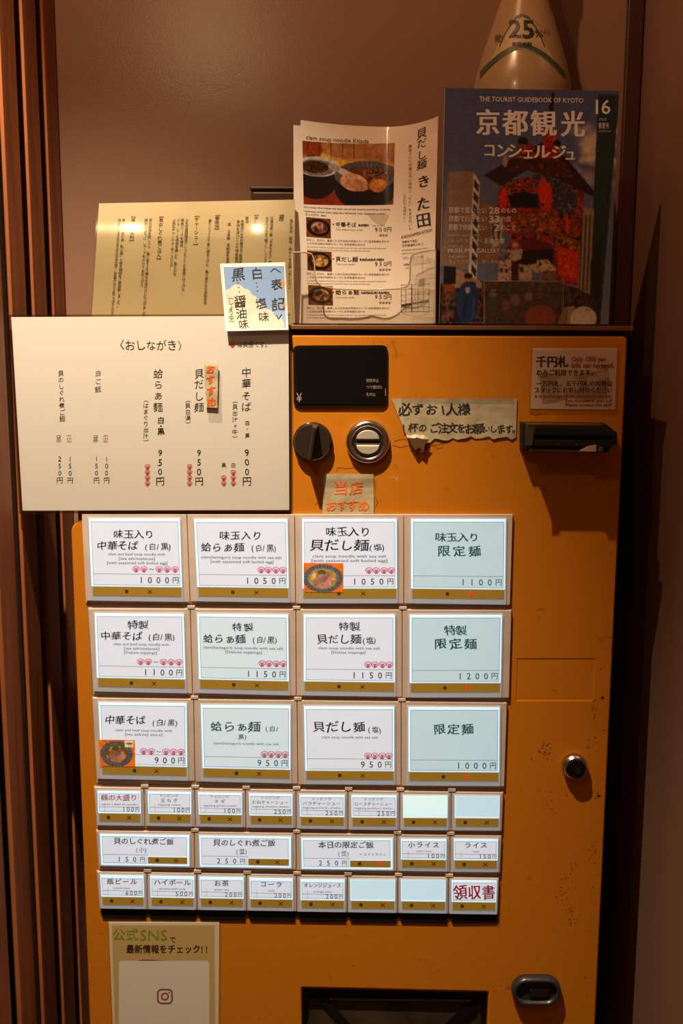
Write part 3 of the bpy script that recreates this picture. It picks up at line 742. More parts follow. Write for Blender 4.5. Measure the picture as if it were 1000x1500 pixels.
for r, (out, keys) in enumerate(ROWS):
    slab('button_row_base', out, -.0014, .0002, M_tan, mach)
    n = len(keys)
    for i, q in enumerate(keys):
        def mid(a, b): return ((a[0]+b[0])/2, (a[1]+b[1])/2)
        ty = lambda x, e: out[0][1]+(out[1][1]-out[0][1])*(x-out[0][0])/(out[1][0]-out[0][0])+e
        x0 = out[0][0]+.3 if i == 0 else mid(keys[i-1][1], q[0])[0]+.5
        x0b = out[3][0]+.3 if i == 0 else mid(keys[i-1][2], q[3])[0]+.5
        x1 = out[1][0]-.3 if i == n-1 else mid(q[1], keys[i+1][0])[0]-.5
        x1b = out[2][0]-.3 if i == n-1 else mid(q[2], keys[i+1][3])[0]-.5
        cell = [(x0, ty(x0, 1.8)), (x1, ty(x1, 1.8)), (x1b, q[2][1]+.2), (x0b, q[3][1]+.2)]
        if r == 0: cell[0] = (x0, ty(x0, .3)); cell[1] = (x1, ty(x1, .3))
        key(r, i, cell, q)
        if i and r:
            slab('divider_cap', [(x0-5, ty(x0, -3)), (x0+6, ty(x0, -3)), (x0+6, ty(x0, 1.5)), (x0-5, ty(x0, 1.5))], -PF-.0006, -.001, M_tan, mach, bev=.0004)
tr = [(147, 1331), (729, 1339), (727.5, 1352)]  # black notched strip shaped as the shadow below the bottom button row
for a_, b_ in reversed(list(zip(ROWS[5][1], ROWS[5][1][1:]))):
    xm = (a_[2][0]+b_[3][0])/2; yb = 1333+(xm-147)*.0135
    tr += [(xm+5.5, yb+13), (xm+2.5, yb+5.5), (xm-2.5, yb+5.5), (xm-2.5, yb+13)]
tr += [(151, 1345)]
slab('lower_shadow_strip', tr, -.0016, .0005, M_matt, mach)

# ------------------------------------------------------------------ papers taped to the machine
def paper(name, label, cat, quad, Y, m, thick=.0004, part='paper', nx=1, ny=1, surf=None, group=None):
    c = P(*bil(quad, .5, 1.0), Y+.0002); t = thing(name, label, cat, (c.x, Y+thick, c.z), group)
    s = sheet(part, quad, surf or flat(Y), thick, nx, ny, m, t); return t, s

# main menu
mq = [(16.5, 464.5), (422.5, 462.5), (423.5, 747), (33, 748)]
def msurf(x, y, lift):
    v = (y-464)/284; u = (x-16)/406
    return P(x, y, -.0045-.002*math.sin(math.pi*v)*(1-.3*u)-lift)
t, _ = paper('menu_sheet', 'large cream laminated menu sheet with price columns taped over the machine left', 'menu', mq, -.006, M_paper, nx=8, ny=10, surf=msurf)
sheet('laminate_pouch', [(11, 461), (425.5, 460), (426, 750.5), (28, 752.5)], lambda x, y, l: msurf(x, y, .0006), .0002, 8, 10, M_lam, t)
for qd in ([(11, 461), (16.5, 464.5), (33, 748), (28, 752.5)], [(11, 461), (425.5, 460), (422.5, 462.5), (16.5, 464.5)], [(33, 748), (423.5, 747), (426, 750.5), (28, 752.5)]):
    sheet('laminate_margin', qd, msurf, .0003, 4, 8, M_lamedge, t)
ik = Ink(msurf, .0002); K = M_ink
ik.T('〈おしながき〉', 167, 498, 275, 514, K, 0, .9)
ik.clam(340.5, 504.5, 10, 9.5, M_red); ik.T('は貝感です。', 347, 500, 396, 509.5, K, 0, .7)
for ch, y in zip('中華そば', (545.5, 562, 580, 596)): ik.C(ch, 360.7, y, 14.5, K, 0, .8)
for ch, y in zip('白・黒', (619.6, 628.5, 638)): ik.C(ch, 362, y, 7.5, K, .004, .5)
for x in (361.5, 291.5, 234.5):
    for ch, y in zip('9'+('0' if x > 300 else '5')+'0円', (663, 677, 691, 705)): ik.C(ch, x, y, 13.5 if ch != '円' else 14, K, .004, .6)
for ch, y in zip('貝だし麺', (547.6, 563, 580.6, 597)): ik.C(ch, 291.5, y, 14.5, K, 0, .8)
for ch, y in zip('蛤らぁ麺', (547.6, 563.7, 579, 597)): ik.C(ch, 231.5, y, 14.5, K, 0, .8)
for ch, y in zip('白・黒', (615.7, 624, 632)): ik.C(ch, 235.5, y, 10.5, K, .02, .8)
def col(txt, x, y0, y1, sz): ik.V(txt, x, y0, y1, sz, K, .002, .6)
col('（貝出汁×牛）', 343.8, 582, 647, 8.5); col('（貝白湯）', 275, 581, 626, 8.5); col('（はまぐり出汁）', 213.5, 581, 652, 8.5)
for x, ys in ((341.7, (692.4, 700.4, 708.4)), (327.7, (700.4, 708.4)), (277.6, (684, 692, 700.2, 708.4)), (216, (684, 692, 700.2, 708.4))):
    for y in ys: ik.clam(x, y, 8, 7.6, M_red)
ik.C('白', 341.7, 681.5, 7.5, K, 0, .4); ik.C('黒', 327.7, 681.5, 7.5, K, 0, .4)
for ch, y in zip('白ご飯', (547, 559, 570.5)): ik.C(ch, 143.6, y, 9.5, K, .003, .7)
for ch, y in zip('貝のしぐれ煮ご飯', (547, 556.5, 566, 575.5, 585, 594.3, 604, 613.7)): ik.C(ch, 89+.35*(y-547)/10, y, 9, K, .003, .7)
for x, s, p in ((154.6, '（小）', '100円'), (139.9, '（並）', '150円'), (101.2, '（小）', '150円'), (86, '（並）', '250円')):
    ik.V(s, x, 633, 652, 7.5, K, 0, .4)
    for ch, y in zip(p, (672.2, 682.4, 692.8, 703.6)): ik.C(ch, x+1.5, y, 10, K, .003, .5)
ik.done('lettering', t)

# recommendation strip stuck on the menu
sq = [(299, 532.5), (319.6, 534), (318.2, 597.5), (301.5, 596.5)]
def stsurf(x, y, lift): return P(x, y, -.0092-.0003*math.sin(y*.2)-lift)
t, _ = paper('recommendation_strip', 'narrow vertical paper strip with orange brush writing taped on the large menu sheet', 'sticker', sq, -.018, mat('creased_paper', (.62, .52, .36), .45, coat=.4, bump=.8, bscale=60), nx=3, ny=16, surf=stsurf)
sheet('tape', [(297, 530.5), (320.5, 532), (323, 606), (303, 605)], lambda x, y, l: stsurf(x, y, .0018), .0001, 3, 16, M_lam, t)
ik = Ink(stsurf, .0003)
for ch, y, s in zip('おすすめ', (541, 556.5, 573, 589.5), (14, 13, 14, 15)): ik.C(ch, 308.5+(y-560)*.03, y, s, M_orink, .045, 1.2)
ik.done('lettering', t)

# blue sky note
bq = [(322.2, 386.2), (417.2, 384.2), (422.4, 483), (330.5, 485)]
M_note = mat('white_note_card', (.82, .80, .76), .6)
def bsurf(x, y, lift): return P(x, y, -.0092-.004*max(0, (y-440)/45)**2-lift)
t, _ = paper('flavour_note', 'square white bordered note with blue sky print and brush writing above the machine corner', 'note', bq, -.02, M_note, nx=12, ny=30, surf=bsurf)
pc = Pic(0, 0, 100, 100, 120, 120, (.50, .62, .80))
pc.c = pc.c*(1-.0)+.0; pc.c += (pc.y/100*.06)[..., None]
n = pc.noise(12); cl = [(0, 42), (8, 36), (18, 30), (28, 30), (34, 42), (44, 44), (48, 60), (62, 64), (78, 78), (92, 88), (100, 96), (100, 101), (0, 101)]
for cx, cy, r in ((8, 48, 12), (20, 42, 13), (32, 48, 12), (42, 58, 12), (55, 72, 12), (68, 82, 12), (84, 94, 12)): pc.ell(cx, cy, r, r, (.84, .82, .76), 1)
pc.poly([(0, 45), (30, 48), (50, 66), (80, 92), (100, 101), (0, 101)], (.84, .82, .76)); pc.put((n > .55) & (pc.c[..., 0] > .75), (.78, .76, .72), .6)
pc.mesh('sky_print', [(327, 391), (416, 389.5), (419, 479.5), (334.5, 481)], bsurf, .0002, print_mat('matt_print'), t)
ik = Ink(bsurf, .0004)
K2 = mat('brush_pen_ink', (.018, .018, .022), .6)
ik.path([(396, 398), (402, 393), (411, 399)], 1.2, K2)
ik.C('表', 405, 416.5, 18, K2, .008, 1.1); ik.C('記', 407.5, 446, 20, K2, .008, 1.1); ik.path([(405, 461), (407.5, 467.5), (412.5, 460.5)], 1.4, K2)
ik.C('白', 376.5, 401, 17, K2, .004, 1.0); ik.C('塩', 382, 444.5, 17, K2, .004, 1.1); ik.C('味', 386, 464.5, 16, K2, .004, 1.1)
for x, y in ((375.5, 414.5), (376.5, 420), (377, 426), (348.5, 414.5), (349.5, 421), (350.5, 427.5)): ik.disc(x, y, .9, K2, n=8)
ik.C('黒', 349, 402, 19, K2, .004, 1.1); ik.C('醤', 351.5, 442, 18, K2, .008, 1.1); ik.C('油', 353.5, 459.5, 16, K2, .008, 1.1); ik.C('味', 356.5, 475, 15, K2, .008, 1.1)
ik.V('（しょうゆ）', 337.5, 431, 477, 8.5, K2, 0, .8, 1.5)
mo = mat('orange_blot', (.85, .25, .05), .6)
ik.lift = .00030
ik.disc(414, 415, 3.4, mo, 4.2); ik.disc(415, 446, 3.0, mo, 3.2)
ik.done('lettering', t)

# torn sign
def tsurf(x, y, lift): return P(x, y, -.0016-.0005*math.sin(x*.13+1.3*math.sin(x*.047)+y*.03)-lift-(.006 if x < 628 and y > 640 else 0))
sg = thing('order_sign', 'torn beige paper sign with black brush writing taped right of the coin slot', 'sign', P(665, 645, 0))
M_torn = mat('creased_beige_paper', (.50, .42, .27), .42, coat=.5, bump=.9, bscale=45, vary=.2, vscale=30)
top = [(573+(757-573)*i/24, 583.5+.3*math.sin(i*2.1)) for i in range(25)]
bot = []
for i in range(25):
    u = i/24; x = 596.5+(755.5-596.5)*u
    y = 641.5+1.8*math.sin(i*1.7)+1.2*math.sin(i*3.1)+(2.5 if .1 < u < .5 else 0)+(3 if .15 < u < .22 else 0)
    bot.append((x, min(y, 649)))
vs, fs = [], []
for lay in (0, .0003):
    for j in range(13):
        for i in range(25):
            v = j/12; ex = (4*math.sin(v*math.pi)*-1 if i == 0 else 0)
            x = top[i][0]*(1-v)+bot[i][0]*v+ex*0; y = top[i][1]*(1-v)+bot[i][1]*v
            q_ = tsurf(x, y, 0); vs.append((q_.x, q_.y+lay, q_.z))
for L_ in (0, 325):
    for j in range(12):
        for i in range(24):
            a = L_+j*25+i; fs.append([a, a+25, a+26, a+1])
build('paper', vs, fs, M_torn, sg)
# dangling scrap at the torn lower corner
slab('torn_flap', [(597, 641), (628, 644), (622, 652), (620, 661), (613, 655), (608, 660), (604, 654)], -.0075, -.0071, mat('brown_backing', (.10, .045, .02), .6), sg)
ik = Ink(tsurf, .0003)
for ch, x, s in zip('必ずお1人様', (593, 611.5, 631.5, 648.5, 661.5, 679), (21, 19, 18, 18, 19, 19)): ik.C(ch, x, 600, s, K2, .022, .9)
for ch, x, s in zip('1杯のご注文をお願いします。', (591, 605, 618.5, 636, 649, 662.5, 675, 688, 701.5, 713, 722.5, 733.5, 745.5, 755), (15, 15, 13, 15, 16, 16, 14, 16, 16, 10, 13, 14, 13, 12)): ik.C(ch, x, 626.5+(x-590)*.012, s, K2, .018, .9)
ik.done('lettering', sg)
sheet('tape', [(586, 580), (752, 579.5), (753, 590), (588, 590)], lambda x, y, l: tsurf(x, y, .0009), .0001, 20, 2, M_lam, sg)

# 1000 yen notice
nq = [(780, 510), (904, 510), (900.5, 600), (776.8, 599)]
t, _ = paper('banknote_notice', 'white laminated notice about 1000 yen bills stuck above the banknote slot', 'notice', nq, -.0006, mat('notice_paper', (.72, .62, .53), .5), .0004)
sheet('laminate_pouch', [(777.5, 507.5), (906.5, 508), (903, 602.5), (774, 601.5)], flat(-.0024), .0002, 2, 2, clear('notice_laminate', .05, .25, (.96, .92, .88)), t)
ik = Ink(flat(-.0006), .00012); mgk = mat('grey_bill_print', (.40, .30, .20), .6); mgl = mat('pale_bill_print', (.56, .45, .34), .6)
ik.poly([(790, 552), (812, 546), (838, 550), (862, 545), (890, 541), (893, 558), (888, 584), (862, 588), (838, 582), (812, 590), (794, 592)], mgk)
ik.poly([(815, 556), (838, 545), (846, 570), (820, 580)], mgl, .0001); ik.disc(868, 560, 10, mgl, lift=.00006); ik.disc(842, 562, 8, mgl, lift=.00014); ik.poly([(874, 546), (890, 544), (891, 552), (878, 556)], mgl, .0001)
ik.lift = .0003
ik.T('千円札', 784.5, 521, 832.5, 538.5, K, .04); ik.T('のみご利用できます。', 785, 541, 874, 550.5, K, .03)
ik.T('一万円札、五千円札の両替は', 785, 557.5, 897, 566.5, K, .025); ik.T('スタッフにお申し付けください', 782.5, 567, 897, 576, K, .025)
ik.T('1000', 788, 547, 802, 553, K2, 0); ik.T('1000', 874, 534, 890, 541, K2, 0)
M_dred = mat('dark_red_ink', (.30, .03, .025), .7)
ik.T('Only 1000 yen', 837, 522, 887, 529.5, M_dred, .02); ik.T('bills can be used.', 837, 531, 899, 538.5, M_dred, .02)
ik.T('It is exchange of ten thousand yen bill,', 783, 577.5, 896, 582.5, M_dred, .01); ik.T('five thousand yen bill', 827, 584.2, 896, 588.8, M_dred, .02); ik.T('Please contact the staff', 828, 590.4, 896, 595, M_dred, .02)
ik.done('lettering', t)

# recommended label under the coin slot
def rsurf(x, y, lift): return P(x, y, -.0014-.0004*math.sin(x*.11+y*.09)-lift)
t, _ = paper('recommendation_label', 'creased beige paper label with orange brush writing taped under the coin slot', 'sticker', [(473, 694.2), (547, 694.6), (547.5, 752.6), (472.3, 752.6)], -.001, M_torn, nx=16, ny=12, surf=rsurf)
sheet('tape', [(470, 700), (550, 698), (550, 712), (470, 713)], lambda x, y, l: rsurf(x, y, .0009), .0001, 12, 2, M_lam, t)
ik = Ink(rsurf, .0003)
ik.C('当', 499, 715, 21, M_orink, .022, 1.0); ik.C('店', 521.5, 715, 21, M_orink, .022, 1.0)
for ch, x, s in zip('おすすめ', (484.5, 501.5, 516, 532), (18, 17, 18, 18)): ik.C(ch, x, 741, s, M_orink, .022, 1.1)
ik.done('lettering', t)

# social media poster at the lower left
pq = [(159, 1350.5), (321, 1351), (319.5, 1650), (171, 1650)]
t, _ = paper('social_media_poster', 'laminated tan poster with green heading on the lower left of the machine', 'poster', pq, -.0008, mat('cream_margin', (.80, .72, .52), .5), .0004)
ik = Ink(flat(-.0008), .00012)
ik.poly([(163.5, 1355.5), (314, 1355.5), (315.5, 1650), (173, 1650)], mat('tan_poster_print', (.62, .45, .18), .5, col2=(.80, .66, .38), vscale=8, thresh=(.4, .6)))
ik.done('poster_print', t)
ik = Ink(flat(-.0008), .00020)
ik.poly([(201, 1408), (204, 1406.2), (220, 1405.6), (238, 1407), (258, 1407.8), (270, 1409), (201, 1410)], M_dred)
ik.poly(rrect(174, 1407.5, 306.5, 1660, 5), mat('white_poster_card', (.82, .76, .70), .5), .0001)
ik.done('white_card', t)
ik = Ink(flat(-.0008), .00036)
mgreen = mat('green_print', (.24, .34, .02), .6)
ik.T('公式', 164.5, 1359.5, 203, 1378.5, mgreen, -.004); ik.T('SNS', 205, 1362, 244.5, 1377.5, mgreen, -.004); ik.C('で', 253, 1376.5, 10, M_brown_ink)
ik.T('最新情報をチェック!!', 184.5, 1383.5, 307, 1397, M_brown_ink, .018)
dr_ = mat('maroon_print', (.28, .03, .045), .6)
def rr_ring(x0, y0, x1, y1, r, wd):
    A = rrect(x0, y0, x1, y1, r); B = rrect(x0+wd, y0+wd, x1-wd, y1-wd, r-wd); n = len(A)
    ik.add(A+B, [[i, (i+1) % n, n+(i+1) % n, n+i] for i in range(n)], dr_)
rr_ring(230, 1448.5, 253, 1471, 6.5, 2.2); ik.ring(241.5, 1459.8, 5.8, 2.0, dr_); ik.disc(247.7, 1453.8, 1.2, dr_, n=10)
ik.done('lettering', t)
sheet('laminate_pouch', [(157, 1348.5), (323, 1349), (321.5, 1652), (169, 1652)], flat(-.0022), .0002, 2, 2, clear('poster_laminate', .02, .3), t)

# ------------------------------------------------------------------ things standing on the machine
# back laminated sheet
YB = .075
def ysurf(x, y, lift): return P(x, y, YB+.006*math.sin((x-140)*.018)-.002*math.sin((y-290)*.03)+.020*max(0, (477-y)/181)**1.6-lift)
t, _ = paper('ingredient_sheet', 'tan glossy laminated sheet of vertical writing standing behind the large menu sheet', 'menu', [(145, 298), (432, 292.5), (430, 477), (133.5, 477)], YB, M_film, .0005, nx=28, ny=18, surf=ysurf)
sheet('laminate_pouch', [(142.5, 296.3), (432, 290.5), (430, 477), (131, 477)], lambda x, y, l: ysurf(x, y, .0022), .0002, 28, 18, clear('film_laminate', .05, .12), t)
ik = Ink(ysurf, .0003); BI = M_brown_ink
for s, x, y0, y1, ln in (('【麺】', 412.5, 311, 327, -1), ('【タレ】', 375.5, 311, 334, -1), ('【香味油】', 318.5, 311, 340, -1.5), ('【チャーシュー】', 288.5, 312, 363, -2), ('【貝のしぐれ煮ごはん】', 236.3, 313, 384, -4), ('【卓上調味料】', 195.5, 313, 357, -3)):
    ik.V(s, x, y0, y1, 7.0, BI, .012, .5, ln)
for s, x, y0, y1, ln in (
    ('風の甘み、風味、味わいをお楽しみください', 426.5, 321, 424, -3), ('北海道産小麦「ゆめちから」を', 398, 317, 386, -2.5), ('ながらつなめで魅了し、しっとり', 391, 317, 386, -2.5),
    ('醤油', 361.5, 317, 327, 0), ('本醸造仕込みの醤油など数種類', 355, 322, 386, -3), ('旨味を漬けこんだ特製醤油', 349, 322, 386, -3), ('塩　三温糖　貝結晶を使用', 335.5, 326, 387, -2.5),
    ('香りじっくり丁寧に焼き上げた、香り豊かな日本製背油', 307.5, 321, 446, -7.5), ('火を低温調理法でしっとりとした食感に仕上げた。', 273.8, 320, 432, -6), ('豚肩ロースを使用、', 267.3, 320, 368, -2),
    ('ジューシーな肉感を楽しむ、柔らかな', 261.6, 320, 404, -6), ('上品なチャーシューをトッピング。', 255, 320, 396, -4.5), ('貝の旨味を残しつつ、麺に合うよう薄めの味付けに仕上げました', 220.5, 320, 463, -10),
    ('雑炊のように、スープをかけてお召上がり', 214.3, 320, 421, -6.5), ('卓上に「黒七味、粉山椒」と揃え胡椒をご用意致しました。', 181, 320, 451, -8), ('味が変わりますのでまずはそのままの味で、お食事やかけてお召し上がりください', 175, 320, 464, -11)):
    ik.V(s, x, y0, y1, 5.2, BI, .006, .4, ln)
ik.done('lettering', t)

# brown box behind
a, b = P(367, 273, .172), P(450, 273, .172)
bx_ = thing('dark_wooden_case', 'dark brown glossy case behind the tan laminated sheet', 'box', ((a.x+b.x)/2, .188, TOPZ))
bm = bmesh.new(); add_box(bm, a.x, b.x, .172, .205, TOPZ, P(400, 279, .172).z, .004); from_bm('case_body', bm, mat('brown_lacquer', (.055, .024, .010), .45, spec=.15), bx_)
bm = bmesh.new(); add_box(bm, a.x-.0015, b.x, .170, .207, P(400, 279, .172).z, P(400, 272.5, .172).z, .003); from_bm('case_lid', bm, mat('brown_lacquer', (.055, .024, .010), .45, spec=.15), bx_)
# flyers
def fY(x, off=0.0):
    u = (x-429)/212
    return .128+off-.045*max(0, (.62-u)/.62)**2-.080*max(0, (u-.62)/.38)**2
def fsurf_off(off):
    def f(x, y, lift):
        Y = fY(x, off); s = (DIST+.11)/(DIST+Y); Y += .022*max(0, (474-y)/290)
        return P(x, 474-(474-y)*s, Y-lift)
    return f
FS = fsurf_off(0.0)
M_fly = mat('glossy_flyer_paper', (.88, .80, .70), .30, coat=.55, bump=.12, bscale=14)
G = 'restaurant flyers in the clear stand'
fo = thing('flyer', 'front curved flyer with noodle bowl photos in the clear stand on the machine', 'flyer', (P(535, 474, .1).x, .1, TOPZ), G)
sheet('paper', [(429.5, 188.5), (641.5, 183.5), (634.5, 474), (431, 474)], FS, .0003, 70, 4, M_fly, fo)
for off, dq, lab in ((.006, (10.5, 10, -4), 'second flyer showing its top left corner above the front noodle flyer'), (.012, (5, 0, 2), 'rearmost flyer of the curved stack in the clear stand')):
    f2 = thing('flyer', lab, 'flyer', (P(535, 474, .1).x, .1+off, TOPZ), G)
    sheet('paper', [(429.5+dq[0], 188.5-dq[1]), (641.0, 183.0-dq[1]*.05), (636.5+dq[2]*.2, 474), (432, 474)], fsurf_off(off), .0003, 24, 2, M_fly, f2)
pc = Pic(0, 0, 136, 92, 200, 136, (.62, .40, .22))
pc.poly([(0, 0), (136, 0), (136, 30), (0, 22)], (.66, .44, .27)); pc.poly([(28, 16), (70, 26), (136, 30), (136, 50), (20, 40)], (.85, .62, .12)); pc.poly([(0, 0), (28, 0), (30, 14), (22, 24), (0, 20)], (.55, .22, .06))
pc.put((np.abs((pc.x % 17)-8) < .6) & (pc.y < 22), (.3, .16, .08), .7)
pc.poly([(0, 60), (60, 70), (136, 86), (136, 93), (0, 93)], (.50, .16, .06))
pc.ell(18, 52, 34, 32, (.05, .045, .05)); pc.ell(22, 36, 34, 15, (.75, .72, .72)); pc.ell(20, 38, 27, 12, (.45, .38, .34))
m = ((pc.x-18)/20)**2+((pc.y-37)/9)**2 < 1; pc.mottle(m, [(.10, .05, .03), (.22, .11, .07), (.30, .17, .10), (.12, .07, .04)], 4)
pc.ell(94, 66, 47, 34, (.04, .04, .045)); pc.ell(94, 48, 47, 22, (.25, .26, .29)); ang = np.arctan2((pc.y-48)/22, (pc.x-94)/47)
rd = ((pc.x-94)/47)**2+((pc.y-48)/22)**2; pc.put((np.sin(ang*36) > 0) & (rd < 1), (.45, .45, .46), .6)
pc.ell(94, 52, 38, 18, (.35, .20, .10))
pc.poly([(38, 34), (44, 30), (78, 46), (72, 52), (56, 46)], (.80, .76, .72)); pc.ell(46, 36, 9, 5, (.62, .58, .56), 1, 25)
pc.ell(76, 58, 21, 13, (.82, .60, .42), 1, 12); pc.ell(80, 62, 18, 9, (.70, .48, .32), 1, 12); pc.ell(112, 62, 13, 11, (.72, .42, .15)); pc.ell(112, 60, 8, 6, (.80, .52, .22))
m = ((pc.x-108)/22)**2+((pc.y-44)/9)**2 < 1; pc.mottle(m, [(.20, .12, .08), (.45, .24, .12), (.60, .36, .22), (.14, .14, .07)], 4)
pc.finish(.12, 4); pc.mesh('main_photo', [(442.8, 209.5), (578, 206.5), (576, 297.5), (444.5, 301)], FS, .0002, print_mat('glossy_print', .5, .35), fo)['label'] = 'photo of two dark noodle bowls'
for k, (y, cs_) in enumerate(((319.5, (.42, .25, .18)), (368, (.55, .38, .18)), (418, (.60, .42, .22)))):
    pc = Pic(0, 0, 38, 30, 60, 46, (.45, .22, .12)); pc.ell(19, 15, 18, 13.5, (.05, .04, .05)); pc.ell(20, 14.5, 13, 9.5, cs_)
    m = ((pc.x-20)/12)**2+((pc.y-14.5)/8.5)**2 < 1; pc.mottle(m, [tuple(np.array(cs_)*f) for f in (.5, .8, 1.1, 1.3)]+[(.70, .55, .45)], 5)
    if k == 2: pc.put(np.ones(pc.x.shape), (.45, .33, .26), .35)
    pc.finish(.3, 3); pc.mesh('dish_photo', [(448+k*1.5, y), (484+k*1.5, y+1), (484.6+k*1.5, y+29.5), (448.6+k*1.5, y+28.5)], FS, .0002, print_mat('glossy_print'), fo)
ik = Ink(FS, .0003); mk = mat('flyer_black_ink', (.02, .015, .015), .4); mgy = mat('flyer_grey_ink', (.14, .09, .06), .5)
ik.T('clam soup noodle Kitada', 448, 200.5, 540, 206.5, mgy, .012)
ik.T("It's a soup that makes the best use of the umami and flavor of shells,", 445, 303.5, 572, 306, mk, .01); ik.T('"common orient clam, Japanese littleneck clam, Japanese scallop".', 445, 309.5, 566, 312, mk, .01)
ik.T('おしながき', 447, 313.5, 467, 317.5, mk); ik.T('MENU', 470, 315, 477, 317, mk, .02)
def dish(y, jp, en, sub, price, x1, cl):
    ik.disc(488, y, 1.2, mgy); ik.T(jp, 491, y-4, x1, y+4, mk, .012, .7); ik.T(en, x1+3, y-1.5, x1+3+len(en)*2.9, y+2, mk, .05)
    ik.T(sub, 492, y+6, 492+len(sub)*1.7, y+8.5, mgy)
    for k, ch in enumerate(price): ik.C(ch, 551+6.2*k, y+6.5, 8.5, mk, .004, .6)
    for k in range(cl): ik.clam(557+4.4*k, y+15, 4, 3.6, M_dred)
dish(328, '中華そば', 'RAMEN', 'Clam & Beef soup noodle', '900円', 522, 3)
dish(379, '貝だし麺', 'KAIDASHI-MEN', 'Clam soup noodle', '950円', 524, 4)
dish(428, '蛤らぁ麺', 'HAMAGURI RAMEN', 'Clam soup noodle', '950円', 526, 4)
ik.T('(Soy or Salt)', 545, 327.3, 563, 329.6, mgy)
J = '貝だし、貝だれ、厳選した貝の旨味が特徴のスープに自家製麺を合わせ丁寧に仕上げました。'
for y in (350.5, 399.5, 449.5):
    ik.T(J[:32], 448.5, y, 570, y+3.6, mk, 0, .2); ik.T(J[10:32], 449, y+5, 535, y+8.6, mk, 0, .2)
    ik.T('It is based on seafood soup that is prepared with the shop specialty, mixed with beef stock.', 449.5, y+10.8, 566, y+12.8, mk); ik.T('It is a soup where you can taste the flavor of seafood and beef.', 450, y+14.8, 542, y+16.8, mk)
for ch, y, s in zip('貝だし麺', (200, 214, 231, 244.5), (16, 14, 15, 16)): ik.C(ch, 617.5, y, s, mk, .012, 1.0)
for ch, y, s in zip('きた田', (270, 302, 325.5), (21, 21, 21)): ik.C(ch, 620, y, s, mk, .03, 1.2)
ik.V('厳選された四種の貝の旨味と「たれ」をまぜ炊いた', 600.5, 212, 338, 5.2, mgy, 0, .5); ik.V('こだわりの貝だし。', 592.5, 282, 325, 5.2, mgy, 0, .5)
ik.T('KAIDASHIMEN KITADA', 588, 341.5, 633, 346, mk, .012, 0, -6)
ik.T('京都市下京区', 588.5, 352, 611, 356, mk, .01); ik.T('北不動堂町570-3', 588.5, 357.5, 620, 361.5, mk, .01)
ik.T('KITAFUDODOCHO 570-3', 588.5, 365, 626, 367.5, mgy); ik.T('SHIMOGYO-KU KYOTO CITY', 588.5, 370, 626, 372.5, mgy); ik.T('075-342-5420', 590, 376, 620, 379.5, mgy)
ik.T('OPEN', 591, 386, 600, 389, mk, .02); ik.T('11:30-15:00 / 18:00-21:00', 604, 386.5, 631, 389, mgy); ik.T('EVERYDAY', 594, 391.5, 602, 394, mgy)
ik.frame(587.5, 417, 628, 457, .7, mgy)
for x in (594, 603, 612, 620): ik.line(x, 417, x, 457, .7 if x != 603 else 2.2, mgy)
for y in (424, 432, 440, 450): ik.line(587.5, y, 628, y, .6, mgy)
ik.line(587.5, 447.5, 628, 441.5, 3.2, mk); ik.poly([(613, 410), (622, 409), (622, 420), (613, 421)], mgy)
ik.done('lettering', fo)

# clear stand of the flyers
st = thing('leaflet_stand', 'clear acrylic leaflet stand holding the curved noodle flyers', 'stand', (P(535, 474, .08).x, .08, TOPZ))
def pY(x): return fY(x)-.0125-.004
pts_t = [(428, 370), (446, 369.5), (456, 372), (460, 380), (461, 400), (463, 412), (470, 419), (490, 423), (535, 425), (585, 423), (597, 419), (600, 410), (600, 385), (603, 374), (620, 368), (638, 366)]
vs, fs = [], []
def front(x, y):
    Y = pY(x); return P(x, y, Y)
for x, y in pts_t: vs.append(front(x, y))
nT = len(pts_t)
for x, y in pts_t: vs.append(P(x, 476, pY(x)))
for i in range(nT-1): fs.append([i, i+1, nT+i+1, nT+i])
n0 = len(vs); vs += [(v[0], v[1]-.0018, v[2]) for v in vs]; fs += [[a+n0 for a in reversed(f)] for f in fs]
build('front_panel', vs, fs, M_clear, st)
tube('panel_rim', [front(x, y)+Vector((0, -.001, 0)) for x, y in pts_t], .0009, M_rim, st)
tube('side_rim', [front(428, 370), P(431, 473, pY(431))], .0009, M_rim, st)
tube('side_rim', [front(638, 366), P(636.5, 473, pY(637))], .0009, M_rim, st)
e0, e1 = P(428, 470, pY(428)).x-.001, P(637, 470, pY(637)).x+.001
bm = bmesh.new(); add_box(bm, e0, e1, .139, .1415, TOPZ, TOPZ+.14); add_box(bm, e0, e1, .03, .139, TOPZ, TOPZ+.002); from_bm('back_and_base', bm, M_clear, st)

